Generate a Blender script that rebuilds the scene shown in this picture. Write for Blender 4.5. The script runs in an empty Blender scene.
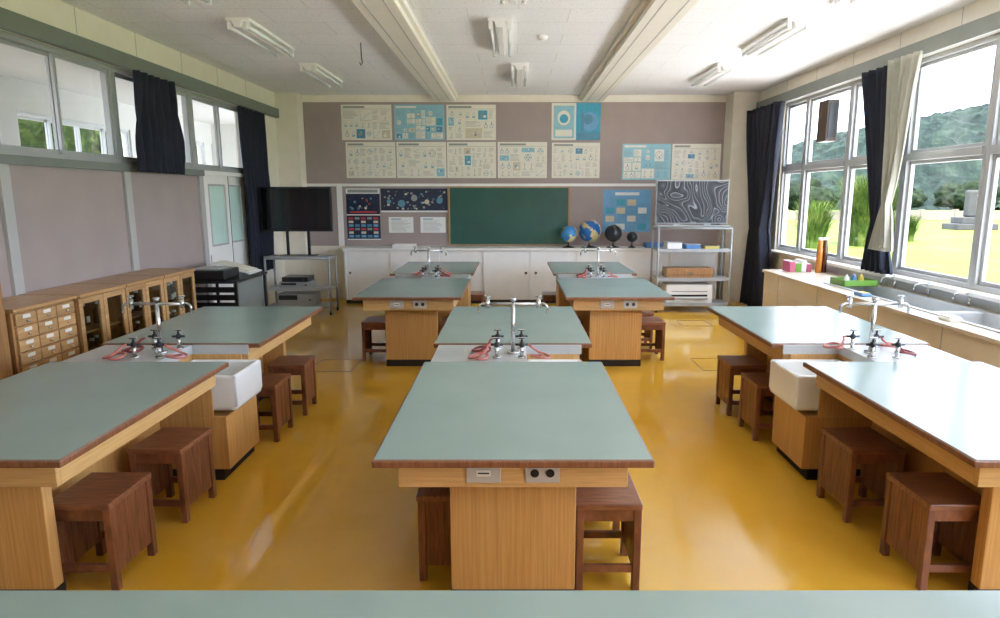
import bpy, bmesh, math, random
from mathutils import Vector, Matrix, noise
random.seed(7)
SC = bpy.context.scene
COL = SC.collection

# ------------------------------------------------------------------ materials
def lin(c):
    r = []
    for v in c[:3]:
        v = v/255.0
        r.append(v/12.92 if v <= 0.04045 else ((v+0.055)/1.055)**2.4)
    return (r[0], r[1], r[2], 1.0)

def newmat(name):
    m = bpy.data.materials.new(name); m.use_nodes = True
    nt = m.node_tree
    b = nt.nodes['Principled BSDF']
    return m, nt, b

def plain(name, c, rough=0.5, metal=0.0, var=0.06, scale=6.0, bump=0.0, coat=0.0, spec=0.5):
    m, nt, b = newmat(name)
    b.inputs['Roughness'].default_value = rough
    b.inputs['Metallic'].default_value = metal
    b.inputs['Coat Weight'].default_value = coat
    b.inputs['Specular IOR Level'].default_value = spec
    tc = nt.nodes.new('ShaderNodeTexCoord')
    n = nt.nodes.new('ShaderNodeTexNoise'); n.inputs['Scale'].default_value = scale
    n.inputs['Detail'].default_value = 4
    nt.links.new(tc.outputs['Object'], n.inputs['Vector'])
    r = nt.nodes.new('ShaderNodeValToRGB')
    l = lin(c)
    r.color_ramp.elements[0].position = 0.3; r.color_ramp.elements[1].position = 0.7
    r.color_ramp.elements[0].color = (l[0]*(1-var), l[1]*(1-var), l[2]*(1-var), 1)
    r.color_ramp.elements[1].color = (min(1, l[0]*(1+var)), min(1, l[1]*(1+var)), min(1, l[2]*(1+var)), 1)
    nt.links.new(n.outputs['Fac'], r.inputs['Fac'])
    nt.links.new(r.outputs['Color'], b.inputs['Base Color'])
    if bump:
        bp = nt.nodes.new('ShaderNodeBump'); bp.inputs['Strength'].default_value = bump
        n2 = nt.nodes.new('ShaderNodeTexNoise'); n2.inputs['Scale'].default_value = scale*20
        nt.links.new(tc.outputs['Object'], n2.inputs['Vector'])
        nt.links.new(n2.outputs['Fac'], bp.inputs['Height']); nt.links.new(bp.outputs['Normal'], b.inputs['Normal'])
    return m

def wood(name, c1, c2, rough=0.4, grain=(60, 60, 2.0), coat=0.2):
    m, nt, b = newmat(name)
    b.inputs['Roughness'].default_value = rough
    b.inputs['Coat Weight'].default_value = coat
    b.inputs['Coat Roughness'].default_value = 0.25
    tc = nt.nodes.new('ShaderNodeTexCoord')
    oi = nt.nodes.new('ShaderNodeObjectInfo')
    ad = nt.nodes.new('ShaderNodeVectorMath'); ad.operation = 'ADD'
    nt.links.new(tc.outputs['Object'], ad.inputs[0]); nt.links.new(oi.outputs['Random'], ad.inputs[1])
    mp = nt.nodes.new('ShaderNodeMapping'); mp.inputs['Scale'].default_value = grain
    nt.links.new(ad.outputs[0], mp.inputs['Vector'])
    n = nt.nodes.new('ShaderNodeTexNoise'); n.inputs['Scale'].default_value = 1.5
    n.inputs['Detail'].default_value = 6; n.inputs['Roughness'].default_value = 0.65
    nt.links.new(mp.outputs['Vector'], n.inputs['Vector'])
    r = nt.nodes.new('ShaderNodeValToRGB')
    r.color_ramp.elements[0].position = 0.34; r.color_ramp.elements[1].position = 0.66
    r.color_ramp.elements[0].color = lin(c1); r.color_ramp.elements[1].color = lin(c2)
    nt.links.new(n.outputs['Fac'], r.inputs['Fac'])
    hv = nt.nodes.new('ShaderNodeHueSaturation')
    mr = nt.nodes.new('ShaderNodeMapRange'); mr.inputs['To Min'].default_value = 0.86; mr.inputs['To Max'].default_value = 1.12
    nt.links.new(oi.outputs['Random'], mr.inputs['Value']); nt.links.new(mr.outputs['Result'], hv.inputs['Value'])
    nt.links.new(r.outputs['Color'], hv.inputs['Color'])
    nt.links.new(hv.outputs['Color'], b.inputs['Base Color'])
    return m

def floor_mat():
    m, nt, b = newmat('vinyl_floor')
    tc = nt.nodes.new('ShaderNodeTexCoord')
    n = nt.nodes.new('ShaderNodeTexNoise'); n.inputs['Scale'].default_value = 0.8; n.inputs['Detail'].default_value = 8
    n.inputs['Roughness'].default_value = 0.65
    nt.links.new(tc.outputs['Object'], n.inputs['Vector'])
    r = nt.nodes.new('ShaderNodeValToRGB')
    r.color_ramp.elements[0].position = 0.3; r.color_ramp.elements[1].position = 0.7
    r.color_ramp.elements[0].color = lin((208, 153, 44)); r.color_ramp.elements[1].color = lin((224, 172, 60))
    nt.links.new(n.outputs['Fac'], r.inputs['Fac'])
    v = nt.nodes.new('ShaderNodeTexNoise'); v.inputs['Scale'].default_value = 6; v.inputs['Detail'].default_value = 12
    v.inputs['Roughness'].default_value = 0.85
    nt.links.new(tc.outputs['Object'], v.inputs['Vector'])
    r2 = nt.nodes.new('ShaderNodeValToRGB')
    r2.color_ramp.elements[0].position = 0.60; r2.color_ramp.elements[1].position = 0.74
    r2.color_ramp.elements[0].color = (0, 0, 0, 1); r2.color_ramp.elements[1].color = (0.6, 0.6, 0.6, 1)
    nt.links.new(v.outputs['Fac'], r2.inputs['Fac'])
    mx = nt.nodes.new('ShaderNodeMix'); mx.data_type = 'RGBA'
    nt.links.new(r2.outputs['Color'], mx.inputs[0])
    nt.links.new(r.outputs['Color'], mx.inputs[6]); mx.inputs[7].default_value = lin((160, 118, 52))
    nt.links.new(mx.outputs[2], b.inputs['Base Color'])
    mr = nt.nodes.new('ShaderNodeMapRange')
    mr.inputs['From Min'].default_value = 0.3; mr.inputs['From Max'].default_value = 0.7
    mr.inputs['To Min'].default_value = 0.04; mr.inputs['To Max'].default_value = 0.14
    nt.links.new(n.outputs['Fac'], mr.inputs['Value']); nt.links.new(mr.outputs['Result'], b.inputs['Roughness'])
    b.inputs['Specular IOR Level'].default_value = 0.9
    bp = nt.nodes.new('ShaderNodeBump'); bp.inputs['Strength'].default_value = 0.04; bp.inputs['Distance'].default_value = 0.015
    n3 = nt.nodes.new('ShaderNodeTexNoise'); n3.inputs['Scale'].default_value = 4
    nt.links.new(tc.outputs['Object'], n3.inputs['Vector'])
    nt.links.new(n3.outputs['Fac'], bp.inputs['Height']); nt.links.new(bp.outputs['Normal'], b.inputs['Normal'])
    return m

def ceiling_mat():
    m, nt, b = newmat('acoustic_ceiling')
    b.inputs['Roughness'].default_value = 0.85
    tc = nt.nodes.new('ShaderNodeTexCoord')
    br = nt.nodes.new('ShaderNodeTexBrick')
    br.inputs['Scale'].default_value = 1.0
    br.inputs['Brick Width'].default_value = 0.91; br.inputs['Row Height'].default_value = 0.455
    br.inputs['Mortar Size'].default_value = 0.003
    br.inputs['Color1'].default_value = lin((251, 250, 248)); br.inputs['Color2'].default_value = lin((248, 247, 245))
    br.inputs['Mortar'].default_value = lin((214, 211, 206))
    nt.links.new(tc.outputs['Object'], br.inputs['Vector'])
    v = nt.nodes.new('ShaderNodeTexNoise'); v.inputs['Scale'].default_value = 45; v.inputs['Detail'].default_value = 3
    nt.links.new(tc.outputs['Object'], v.inputs['Vector'])
    r = nt.nodes.new('ShaderNodeValToRGB')
    r.color_ramp.elements[0].position = 0.31; r.color_ramp.elements[1].position = 0.41
    r.color_ramp.elements[0].color = (0.7, 0.69, 0.68, 1); r.color_ramp.elements[1].color = (1, 1, 1, 1)
    nt.links.new(v.outputs['Fac'], r.inputs['Fac'])
    mx = nt.nodes.new('ShaderNodeMix'); mx.data_type = 'RGBA'; mx.blend_type = 'MULTIPLY'; mx.inputs[0].default_value = 1
    nt.links.new(br.outputs['Color'], mx.inputs[6]); nt.links.new(r.outputs['Color'], mx.inputs[7])
    nt.links.new(mx.outputs[2], b.inputs['Base Color'])
    return m

def glass_mat(name, fac=0.07, tint=(1, 1, 1, 1)):
    m = bpy.data.materials.new(name); m.use_nodes = True
    nt = m.node_tree; nt.nodes.clear()
    o = nt.nodes.new('ShaderNodeOutputMaterial'); t = nt.nodes.new('ShaderNodeBsdfTransparent')
    g = nt.nodes.new('ShaderNodeBsdfGlossy'); g.inputs['Roughness'].default_value = 0.03
    t.inputs['Color'].default_value = tint
    mx = nt.nodes.new('ShaderNodeMixShader'); mx.inputs[0].default_value = fac
    nt.links.new(t.outputs[0], mx.inputs[1]); nt.links.new(g.outputs[0], mx.inputs[2]); nt.links.new(mx.outputs[0], o.inputs['Surface'])
    return m

def marble_screen():
    m, nt, b = newmat('marbled_screen')
    b.inputs['Roughness'].default_value = 0.3
    b.inputs['Specular IOR Level'].default_value = 0.15
    tc = nt.nodes.new('ShaderNodeTexCoord')
    n = nt.nodes.new('ShaderNodeTexNoise'); n.inputs['Scale'].default_value = 1.6; n.inputs['Detail'].default_value = 1.5
    n.inputs['Distortion'].default_value = 0.8
    nt.links.new(tc.outputs['Object'], n.inputs['Vector'])
    # contour lines of a smooth noise field = marbled swirls
    mu = nt.nodes.new('ShaderNodeMath'); mu.operation = 'MULTIPLY'; mu.inputs[1].default_value = 26.0
    nt.links.new(n.outputs['Fac'], mu.inputs[0])
    fr = nt.nodes.new('ShaderNodeMath'); fr.operation = 'FRACT'; nt.links.new(mu.outputs[0], fr.inputs[0])
    r = nt.nodes.new('ShaderNodeValToRGB')
    r.color_ramp.elements[0].position = 0.0; r.color_ramp.elements[1].position = 1.0
    r.color_ramp.elements[0].color = lin((44, 45, 49)); r.color_ramp.elements[1].color = lin((44, 45, 49))
    for p, c in ((0.45, (60, 62, 66)), (0.78, (74, 76, 82)), (0.88, (142, 144, 150)), (0.95, (60, 62, 66))):
        e2 = r.color_ramp.elements.new(p); e2.color = lin(c)
    nt.links.new(fr.outputs[0], r.inputs['Fac']); nt.links.new(r.outputs['Color'], b.inputs['Base Color'])
    return m

def globe_mat(name, sea, land):
    m, nt, b = newmat(name); b.inputs['Roughness'].default_value = 0.25
    tc = nt.nodes.new('ShaderNodeTexCoord')
    n = nt.nodes.new('ShaderNodeTexNoise'); n.inputs['Scale'].default_value = 7; n.inputs['Detail'].default_value = 5
    nt.links.new(tc.outputs['Object'], n.inputs['Vector'])
    r = nt.nodes.new('ShaderNodeValToRGB'); r.color_ramp.interpolation = 'CONSTANT'
    r.color_ramp.elements[0].color = lin(sea); r.color_ramp.elements[1].position = 0.55; r.color_ramp.elements[1].color = lin(land)
    nt.links.new(n.outputs['Fac'], r.inputs['Fac']); nt.links.new(r.outputs['Color'], b.inputs['Base Color'])
    return m

def leafmat(name, c1, c2, c3, sc=4.0, bump=0.8):
    m, nt, b = newmat(name); b.inputs['Roughness'].default_value = 0.9
    b.inputs['Specular IOR Level'].default_value = 0.1
    tc = nt.nodes.new('ShaderNodeTexCoord')
    n = nt.nodes.new('ShaderNodeTexNoise'); n.inputs['Scale'].default_value = sc; n.inputs['Detail'].default_value = 9
    n.inputs['Roughness'].default_value = 0.75
    nt.links.new(tc.outputs['Object'], n.inputs['Vector'])
    r = nt.nodes.new('ShaderNodeValToRGB')
    r.color_ramp.elements[0].position = 0.36; r.color_ramp.elements[1].position = 0.64
    r.color_ramp.elements[0].color = lin(c1); r.color_ramp.elements[1].color = lin(c3)
    e = r.color_ramp.elements.new(0.5); e.color = lin(c2)
    nt.links.new(n.outputs['Fac'], r.inputs['Fac']); nt.links.new(r.outputs['Color'], b.inputs['Base Color'])
    if bump:
        bp = nt.nodes.new('ShaderNodeBump'); bp.inputs['Strength'].default_value = bump; bp.inputs['Distance'].default_value = 0.25
        nt.links.new(n.outputs['Fac'], bp.inputs['Height']); nt.links.new(bp.outputs['Normal'], b.inputs['Normal'])
    return m

M = {}
M['floor'] = floor_mat(); M['ceil'] = ceiling_mat()
M['cream'] = plain('cream_paint', (238, 229, 210), 0.6, var=0.03)
M['beam'] = plain('beam_paint', (242, 235, 219), 0.5, var=0.02)
M['mauve'] = plain('mauve_pinboard', (163, 147, 141), 0.85, var=0.05, scale=3, bump=0.15)
M['mauve2'] = plain('mauve_panel', (160, 145, 140), 0.75, var=0.05, scale=3, bump=0.1)
M['greyrail'] = plain('grey_green_rail', (120, 125, 118), 0.5, var=0.04)
M['post'] = plain('grey_post', (176, 174, 170), 0.5, var=0.03)
M['alu'] = plain('aluminium_frame', (170, 172, 172), 0.38, 0.2, var=0.03)
M['white'] = plain('white_paint', (240, 237, 231), 0.45, var=0.03)
M['corr'] = plain('corridor_paint', (180, 180, 174), 0.6, var=0.03)
M['corrf'] = plain('corridor_floor', (150, 140, 120), 0.4, var=0.05)
M['glass'] = glass_mat('window_glass', 0.05)
M['cabglass'] = glass_mat('cabinet_glass', 0.12, (0.85, 0.88, 0.86, 1))
M['frost'] = plain('frosted_glass', (198, 226, 214), 0.3, var=0.08, scale=2)
M['top'] = plain('blue_green_laminate', (142, 161, 155), 0.22, var=0.04, scale=2.5, spec=0.35)
M['edge'] = wood('dark_table_edge', (104, 62, 38), (136, 84, 54), 0.4)
M['wood'] = wood('light_table_wood', (190, 139, 78), (214, 164, 100), 0.4, (70, 70, 1.5))
M['wooda'] = wood('apron_wood', (200, 152, 92), (220, 174, 112), 0.4, (3, 3, 60))
M['stool'] = wood('dark_stool_wood', (92, 52, 33), (138, 84, 56), 0.4, (8, 50, 4))
M['stoolt'] = wood('stool_seat_wood', (104, 62, 42), (152, 96, 64), 0.34, (5, 40, 30))
M['cabw'] = wood('cabinet_wood', (146, 100, 56), (182, 132, 80), 0.45, (40, 40, 2))
M['cabt'] = wood('cabinet_top_wood', (172, 128, 80), (200, 156, 104), 0.4, (40, 3, 40))
M['black'] = plain('black_plastic', (26, 26, 28), 0.35, var=0.1)
M['screen'] = plain('dark_screen', (14, 14, 17), 0.08, var=0.02)
M['marble'] = marble_screen()
M['kick'] = plain('black_kick', (34, 28, 24), 0.6)
M['steel'] = plain('stainless_steel', (190, 193, 194), 0.3, 0.2, var=0.05)
M['chrome'] = plain('chrome', (205, 208, 212), 0.14, 1.0, var=0.02)
M['plate'] = plain('outlet_plate_metal', (190, 184, 174), 0.4, 0.1, var=0.03)
M['ceramic'] = plain('white_ceramic', (236, 236, 234), 0.15, var=0.02, coat=0.4)
M['hose'] = plain('pink_rubber_hose', (186, 108, 98), 0.5, var=0.06)
M['hose2'] = plain('dark_red_hose', (120, 42, 38), 0.5, var=0.06)
M['trol'] = plain('grey_trolley_metal', (160, 162, 162), 0.4, 0.2, var=0.03)
M['counter'] = plain('counter_top', (206, 191, 166), 0.3, var=0.04, spec=0.3)
M['counterf'] = plain('counter_front', (220, 206, 178), 0.5, var=0.03)
M['navy'] = plain('navy_curtain', (26, 29, 43), 0.9, var=0.15, scale=10)
M['ccream'] = plain('cream_curtain', (166, 165, 150), 0.9, var=0.06, scale=10)
M['paper'] = plain('poster_paper', (234, 228, 211), 0.5, var=0.02)
M['pblue'] = plain('poster_blue_ink', (84, 142, 168), 0.5, var=0.1, scale=20)
M['pcyan'] = plain('poster_cyan_ink', (64, 162, 190), 0.5, var=0.1, scale=20)
M['pale'] = plain('poster_pale_cyan', (142, 194, 206), 0.5, var=0.06, scale=8)
M['pgrey'] = plain('poster_grey_ink', (146, 150, 144), 0.5, var=0.1, scale=20)
M['pbrown'] = plain('poster_tan_ink', (210, 198, 170), 0.5, var=0.1, scale=20)
M['pred'] = plain('poster_red_ink', (190, 62, 66), 0.5)
M['pwhite'] = plain('poster_white', (234, 234, 230), 0.5, var=0.01)
M['pnavy'] = plain('poster_navy', (34, 42, 66), 0.4, var=0.3, scale=14)
M['plb'] = plain('poster_light_blue', (108, 164, 204), 0.5, var=0.1, scale=5)
M['chalk'] = plain('chalkboard_green', (34, 82, 72), 0.35, var=0.16, scale=2.2)
M['chalkf'] = wood('chalkboard_frame', (150, 120, 84), (176, 144, 104), 0.5)
M['globe1'] = globe_mat('globe_blue', (58, 130, 186), (206, 190, 130))
M['globe2'] = globe_mat('globe_deep', (40, 104, 176), (190, 176, 120))
M['globe3'] = plain('celestial_globe_dark', (50, 52, 58), 0.12, var=0.3)
M['amber'] = plain('amber_bottle', (186, 112, 40), 0.15, var=0.1)
M['brownb'] = plain('brown_bottle', (70, 40, 24), 0.15, var=0.1)
M['green'] = plain('green_plastic', (100, 150, 50), 0.4)
M['pink'] = plain('pink_plastic', (200, 90, 124), 0.4)
M['yellow'] = plain('yellow_plastic', (214, 186, 70), 0.4)
M['bluep'] = plain('blue_plastic', (70, 120, 180), 0.4)
M['splash'] = plain('pale_grey_splashback', (196, 200, 204), 0.35)
M['tube'] = plain('fluorescent_tube', (244, 246, 246), 0.25, var=0.01)
M['spk'] = wood('speaker_wood', (52, 38, 26), (76, 56, 38), 0.5)
M['cardp'] = plain('label_card', (232, 226, 210), 0.6, var=0.02)
M['seam'] = plain('floor_seam', (144, 108, 50), 0.5)
M['grass'] = leafmat('lawn_grass', (62, 84, 22), (82, 102, 30), (106, 118, 42), 0.35, 0)
M['hill'] = leafmat('forest_hill', (8, 17, 15), (18, 29, 25), (34, 46, 37), 0.3)
M['leaf'] = leafmat('shrub_leaf', (18, 28, 10), (40, 54, 20), (72, 84, 34), 3.0)
M['blade'] = leafmat('tall_grass_blade', (34, 50, 14), (56, 74, 26), (92, 102, 46), 1.5, 0)
M['leafd'] = leafmat('tree_leaf_dark', (8, 16, 8), (18, 28, 16), (36, 47, 26), 1.6)
M['stone'] = plain('monument_stone', (40, 40, 40), 0.9, var=0.2, scale=2)
M['trunk'] = plain('tree_bark', (64, 50, 38), 0.9, var=0.2)
M['conc'] = plain('concrete', (100, 93, 80), 0.9, var=0.08)
M['bounce_pave'] = plain('pale_bounce_paving', (232, 226, 220), 0.9, var=0.05)  # pale tone for the added strip that bounces sun indoors

# ------------------------------------------------------------------ mesh builder
class MB:
    def __init__(s):
        s.bm = bmesh.new(); s.mats = []
    def mi(s, m):
        mm = M[m]
        if mm not in s.mats: s.mats.append(mm)
        return s.mats.index(mm)
    def bx(s, x0, x1, y0, y1, z0, z1, m, bev=0.0, rot=None, seg=2):
        c = Vector(((x0+x1)/2, (y0+y1)/2, (z0+z1)/2))
        mat = Matrix.Translation(c)
        if rot is not None: mat = mat @ rot
        mat = mat @ Matrix.Diagonal((abs(x1-x0), abs(y1-y0), abs(z1-z0), 1))
        r = bmesh.ops.create_cube(s.bm, size=1, matrix=mat)
        i = s.mi(m)
        fs = set(f for v in r['verts'] for f in v.link_faces)
        for f in fs: f.material_index = i
        if bev > 0:
            es = list(set(e for v in r['verts'] for e in v.link_edges))
            bmesh.ops.bevel(s.bm, geom=es, offset=bev, segments=seg, affect='EDGES', profile=0.5)
        return s
    def cyl(s, p0, p1, r, m, seg=16, r2=None, cap=True):
        p0 = Vector(p0); p1 = Vector(p1); d = p1-p0
        q = d.to_track_quat('Z', 'Y').to_matrix().to_4x4()
        mat = Matrix.Translation((p0+p1)/2) @ q
        i = s.mi(m)
        rr = bmesh.ops.create_cone(s.bm, cap_ends=cap, segments=seg, radius1=r, radius2=r if r2 is None else r2, depth=d.length, matrix=mat)
        for f in set(f for v in rr['verts'] for f in v.link_faces):
            f.material_index = i
            if len(f.verts) == 4: f.smooth = True
        return s
    def sph(s, c, r, m, seg=20, sc=(1, 1, 1)):
        i = s.mi(m)
        rr = bmesh.ops.create_uvsphere(s.bm, u_segments=seg, v_segments=seg//2, radius=r, matrix=Matrix.Translation(c) @ Matrix.Diagonal((*sc, 1)))
        for f in set(f for v in rr['verts'] for f in v.link_faces):
            f.material_index = i; f.smooth = True
        return s
    def tube(s, pts, r, m, seg=8):
        pts = [Vector(p) for p in pts]; i = s.mi(m); rings = []
        up = Vector((0.13, 0.27, 0.95))
        for k, p in enumerate(pts):
            a = pts[max(0, k-1)]; b = pts[min(len(pts)-1, k+1)]
            t = (b-a).normalized()
            n = up - t*up.dot(t)
            if n.length < 1e-4: n = t.orthogonal()
            n.normalize(); up = n; bn = t.cross(n)
            rings.append([s.bm.verts.new(p + n*math.cos(2*math.pi*j/seg)*r + bn*math.sin(2*math.pi*j/seg)*r) for j in range(seg)])
        for k in range(len(rings)-1):
            for j in range(seg):
                f = s.bm.faces.new((rings[k][j], rings[k][(j+1) % seg], rings[k+1][(j+1) % seg], rings[k+1][j]))
                f.material_index = i; f.smooth = True
        f = s.bm.faces.new(list(reversed(rings[0]))); f.material_index = i
        f = s.bm.faces.new(rings[-1]); f.material_index = i
        return s
    def lathe(s, prof, c, m, seg=24):
        i = s.mi(m); c = Vector(c); rings = []
        for (r, z) in prof:
            rings.append([s.bm.verts.new(c + Vector((r*math.cos(2*math.pi*j/seg), r*math.sin(2*math.pi*j/seg), z))) for j in range(seg)])
        for k in range(len(rings)-1):
            for j in range(seg):
                f = s.bm.faces.new((rings[k][j], rings[k][(j+1) % seg], rings[k+1][(j+1) % seg], rings[k+1][j]))
                f.material_index = i; f.smooth = True
        return s
    def poly(s, pts, m):
        f = s.bm.faces.new([s.bm.verts.new(p) for p in pts]); f.material_index = s.mi(m); return s
    def obj(s, name, parent=None, origin=None):
        vs = s.bm.verts
        lo = Vector([min(v.co[k] for v in vs) for k in range(3)]); hi = Vector([max(v.co[k] for v in vs) for k in range(3)])
        c = Vector(((lo.x+hi.x)/2, (lo.y+hi.y)/2, lo.z)) if origin is None else Vector(origin)
        bmesh.ops.translate(s.bm, verts=list(vs), vec=-c)
        bmesh.ops.recalc_face_normals(s.bm, faces=list(s.bm.faces))
        me = bpy.data.meshes.new(name); s.bm.to_mesh(me); s.bm.free()
        for mm in s.mats: me.materials.append(mm)
        o = bpy.data.objects.new(name, me); o.location = c
        COL.objects.link(o)
        if parent is not None:
            o.parent = parent
        return o

def child(mb, name, parent, label=None):
    o = mb.obj(name, parent)
    if label: o['label'] = label
    return o

def thing(name, label, cat, loc=(0, 0, 0), rz=0.0, group=None):
    e = bpy.data.objects.new(name, None); e.empty_display_size = 0.1
    e.location = loc; e.rotation_euler = (0, 0, rz)
    e['label'] = label; e['category'] = cat
    if group: e['group'] = group
    COL.objects.link(e); return e

def tag(o, label, cat, group=None):
    o['label'] = label; o['category'] = cat
    if group: o['group'] = group
    return o

def struct(o):
    o['kind'] = 'structure'; return o

def dup(root, loc=None, rz=None, label=None):
    def rec(o, par):
        n = o.copy()
        COL.objects.link(n)
        if par is not None:
            n.parent = par
            n.matrix_parent_inverse = o.matrix_parent_inverse.copy()
        for c in list(o.children):
            rec(c, n)
        return n
    n = rec(root, None)
    if loc is not None: n.location = loc
    if rz is not None: n.rotation_euler = (0, 0, rz)
    if label: n['label'] = label
    return n

# ------------------------------------------------------------------ room
XL, XR, Y0, Y1, CH = -3.78, 3.88, -2.6, 11.0, 3.34
T = 0.15
b = MB(); b.bx(XL-T, XR+T, Y0-T, Y1+T, -0.1, 0, 'floor'); struct(b.obj('floor'))
b = MB(); b.bx(XL-T, XR+T, Y0-T, Y1+T, CH, CH+0.12, 'ceil'); struct(b.obj('ceiling'))
b = MB(); b.bx(XL-T, XR+T, Y1, Y1+T, 0, CH, 'cream'); struct(b.obj('wall_front'))
b = MB(); b.bx(XL-T, XR+T, Y0-T, Y0, 0, CH, 'cream'); struct(b.obj('wall_back'))
SL, HL = 2.04, 2.95
DY0, DY1 = 8.06, 9.46
LY0 = -1.38
b = MB()
b.bx(XL-T, XL, Y0, DY0, 0, SL, 'mauve2')
b.bx(XL-T, XL, DY1, Y1, 0, SL, 'cream')
b.bx(XL-T, XL, Y0, Y1, HL, CH, 'cream')
b.bx(XL-T, XL, Y0, LY0, SL, HL, 'cream')
b.bx(XL-T, XL, 9.5, Y1, SL, HL, 'cream')
struct(b.obj('wall_left'))
SR, HR = 0.95, 3.03
RY0, RY1 = -2.55, 9.65
b = MB()
b.bx(XR, XR+T, Y0, Y1, 0, SR, 'cream')
b.bx(XR, XR+T, Y0, Y1, HR, CH, 'cream')
b.bx(XR, XR+T, Y0, RY0, SR, HR, 'cream')
b.bx(XR, XR+T, RY1, Y1, SR, HR, 'cream')
struct(b.obj('wall_right'))
b = MB(); b.bx(XL, -3.42, 10.72, Y1, 0, CH, 'cream'); struct(b.obj('trim_1'))
b = MB(); b.bx(3.46, XR, 10.6, Y1, 0, CH, 'cream'); struct(b.obj('trim_2'))
tn = [3]
def trim(mb):
    o = mb.obj('trim_%d' % tn[0]); tn[0] += 1; return struct(o)
b = MB(); b.bx(XL, XL+0.06, Y0, 10.72, HL, HL+0.14, 'greyrail', 0.004); trim(b)
b = MB(); b.bx(XR-0.06, XR, Y0, 10.6, HR, HR+0.14, 'greyrail', 0.004); trim(b)
b = MB(); b.bx(XL, XL+0.035, Y0, DY0, SL-0.07, SL, 'greyrail', 0.003); trim(b)
for y in (1.75, 3.32, 4.9, 6.46, 7.98):
    b = MB(); b.bx(XL, XL+0.03, y-0.05, y+0.05, 0, SL-0.07, 'post', 0.003); trim(b)
b = MB(); b.bx(XL+0.001, XL+0.02, Y0, 7.93, 0, 0.1, 'greyrail'); o = struct(b.obj('baseboard_left'))
b = MB(); b.bx(XR-0.1, XR, RY0, RY1, SR-0.035, SR, 'white', 0.004); trim(b)
b = MB()
for y in [0.5+0.91*i for i in range(11)]:
    b.bx(XL+0.0005, XL+0.003, y-0.003, y+0.003, HL+0.14, CH, 'post')
trim(b)
b = MB()
for y in [0.5+0.91*i for i in range(11)]:
    b.bx(XR-0.003, XR-0.0005, y-0.003, y+0.003, HR+0.14, CH, 'post')
trim(b)
for (xa, xb) in ((-1.31, -0.89), (1.07, 1.5)):
    b = MB()
    b.bx(xa, xb, Y0, Y1, CH-0.05, CH, 'beam', 0.004)
    b.bx(xa+0.04, xb-0.04, Y0, Y1, CH-0.10, CH-0.05, 'beam', 0.004)
    b.bx(xa+0.12, xa+0.13, Y0, Y1, CH-0.103, CH-0.10, 'post')
    b.bx(xb-0.13, xb-0.12, Y0, Y1, CH-0.103, CH-0.10, 'post')
    trim(b)
b = MB(); b.bx(-3.42, 3.46, Y1-0.03, Y1, 3.23, CH, 'cream'); trim(b)
b = MB(); b.bx(-3.42, 3.46, Y1-0.02, Y1, 1.93, 3.23, 'mauve'); trim(b)
b = MB(); b.bx(-3.42, 3.46, Y1-0.02, Y1, 0.9, 1.885, 'mauve'); trim(b)
b = MB(); b.bx(-3.42, 3.46, Y1-0.035, Y1, 1.885, 1.93, 'white', 0.003); trim(b)
b = MB(); b.bx(-2.93, -2.84, Y1-0.035, Y1, 0.9, 1.885, 'white', 0.003); trim(b)
def hatch(x0, x1, y0, y1):
    b = MB(); w = 0.012
    b.bx(x0, x1, y0, y0+w, 0, 0.003, 'seam'); b.bx(x0, x1, y1-w, y1, 0, 0.003, 'seam')
    b.bx(x0, x0+w, y0, y1, 0, 0.003, 'seam'); b.bx(x1-w, x1, y0, y1, 0, 0.003, 'seam'); trim(b)
hatch(1.92, 2.4, 6.35, 6.85); hatch(-2.05, -1.62, 6.3, 6.8); hatch(2.3, 2.7, 8.6, 9.0)

# ------------------------------------------------------------------ windows
wn = [1]
def window(x, y0, y1, z0, z1, zs, d=0.09, two=True, n=2):
    b = MB(); fw = 0.045
    xa, xb = x-d/2, x+d/2
    b.bx(xa, xb, y0, y0+fw, z0, z1, 'alu', 0.003); b.bx(xa, xb, y1-fw, y1, z0, z1, 'alu', 0.003)
    b.bx(xa, xb, y0+fw, y1-fw, z0, z0+fw, 'alu', 0.003); b.bx(xa, xb, y0+fw, y1-fw, z1-fw, z1, 'alu', 0.003)
    for z in zs: b.bx(xa-0.01, xb+0.01, y0+fw, y1-fw, z-0.035, z+0.035, 'alu', 0.003)
    lv = [z0+fw] + [v for z in zs for v in (z-0.035, z+0.035)] + [z1-fw]
    sw = 0.035
    for k in range(0, len(lv), 2):
        za, zb = lv[k], lv[k+1]
        spans = [(y0+fw, y1-fw, 0)]
        if two:
            L = (y1-y0-2*fw)/n
            spans = [(y0+fw+L*i-(0.018 if i else 0), y0+fw+L*(i+1)+(0.018 if i < n-1 else 0), -0.018 if i % 2 == 0 else 0.018) for i in range(n)]
        for (ya, yb, o) in spans:
            xo = x+o
            b.bx(xo-0.014, xo+0.014, ya, ya+sw, za, zb, 'alu', 0.002); b.bx(xo-0.014, xo+0.014, yb-sw, yb, za, zb, 'alu', 0.002)
            b.bx(xo-0.014, xo+0.014, ya+sw, yb-sw, za, za+sw, 'alu', 0.002); b.bx(xo-0.014, xo+0.014, ya+sw, yb-sw, zb-sw, zb, 'alu', 0.002)
            b.poly([(xo, ya+sw, za+sw), (xo, yb-sw, za+sw), (xo, yb-sw, zb-sw), (xo, ya+sw, zb-sw)], 'glass')
    o = b.obj('window_%d' % wn[0]); wn[0] += 1
    return struct(o)
ys = [-2.55, -1.4, -0.25, 0.9, 2.05, 3.2, 4.35, 5.5, 6.65, 7.8, 8.95, 9.65]
for a, c in zip(ys[:-1], ys[1:]):
    window(XR+0.07, a, c, SR, HR, [2.11], two=False)
yl = [-1.38, 0.18, 1.75, 3.32, 4.9, 6.46, 7.98, 9.5]
for a, c in zip(yl[:-1], yl[1:]):
    window(XL-0.07, a, c, SL, HL, [], two=True)

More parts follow.
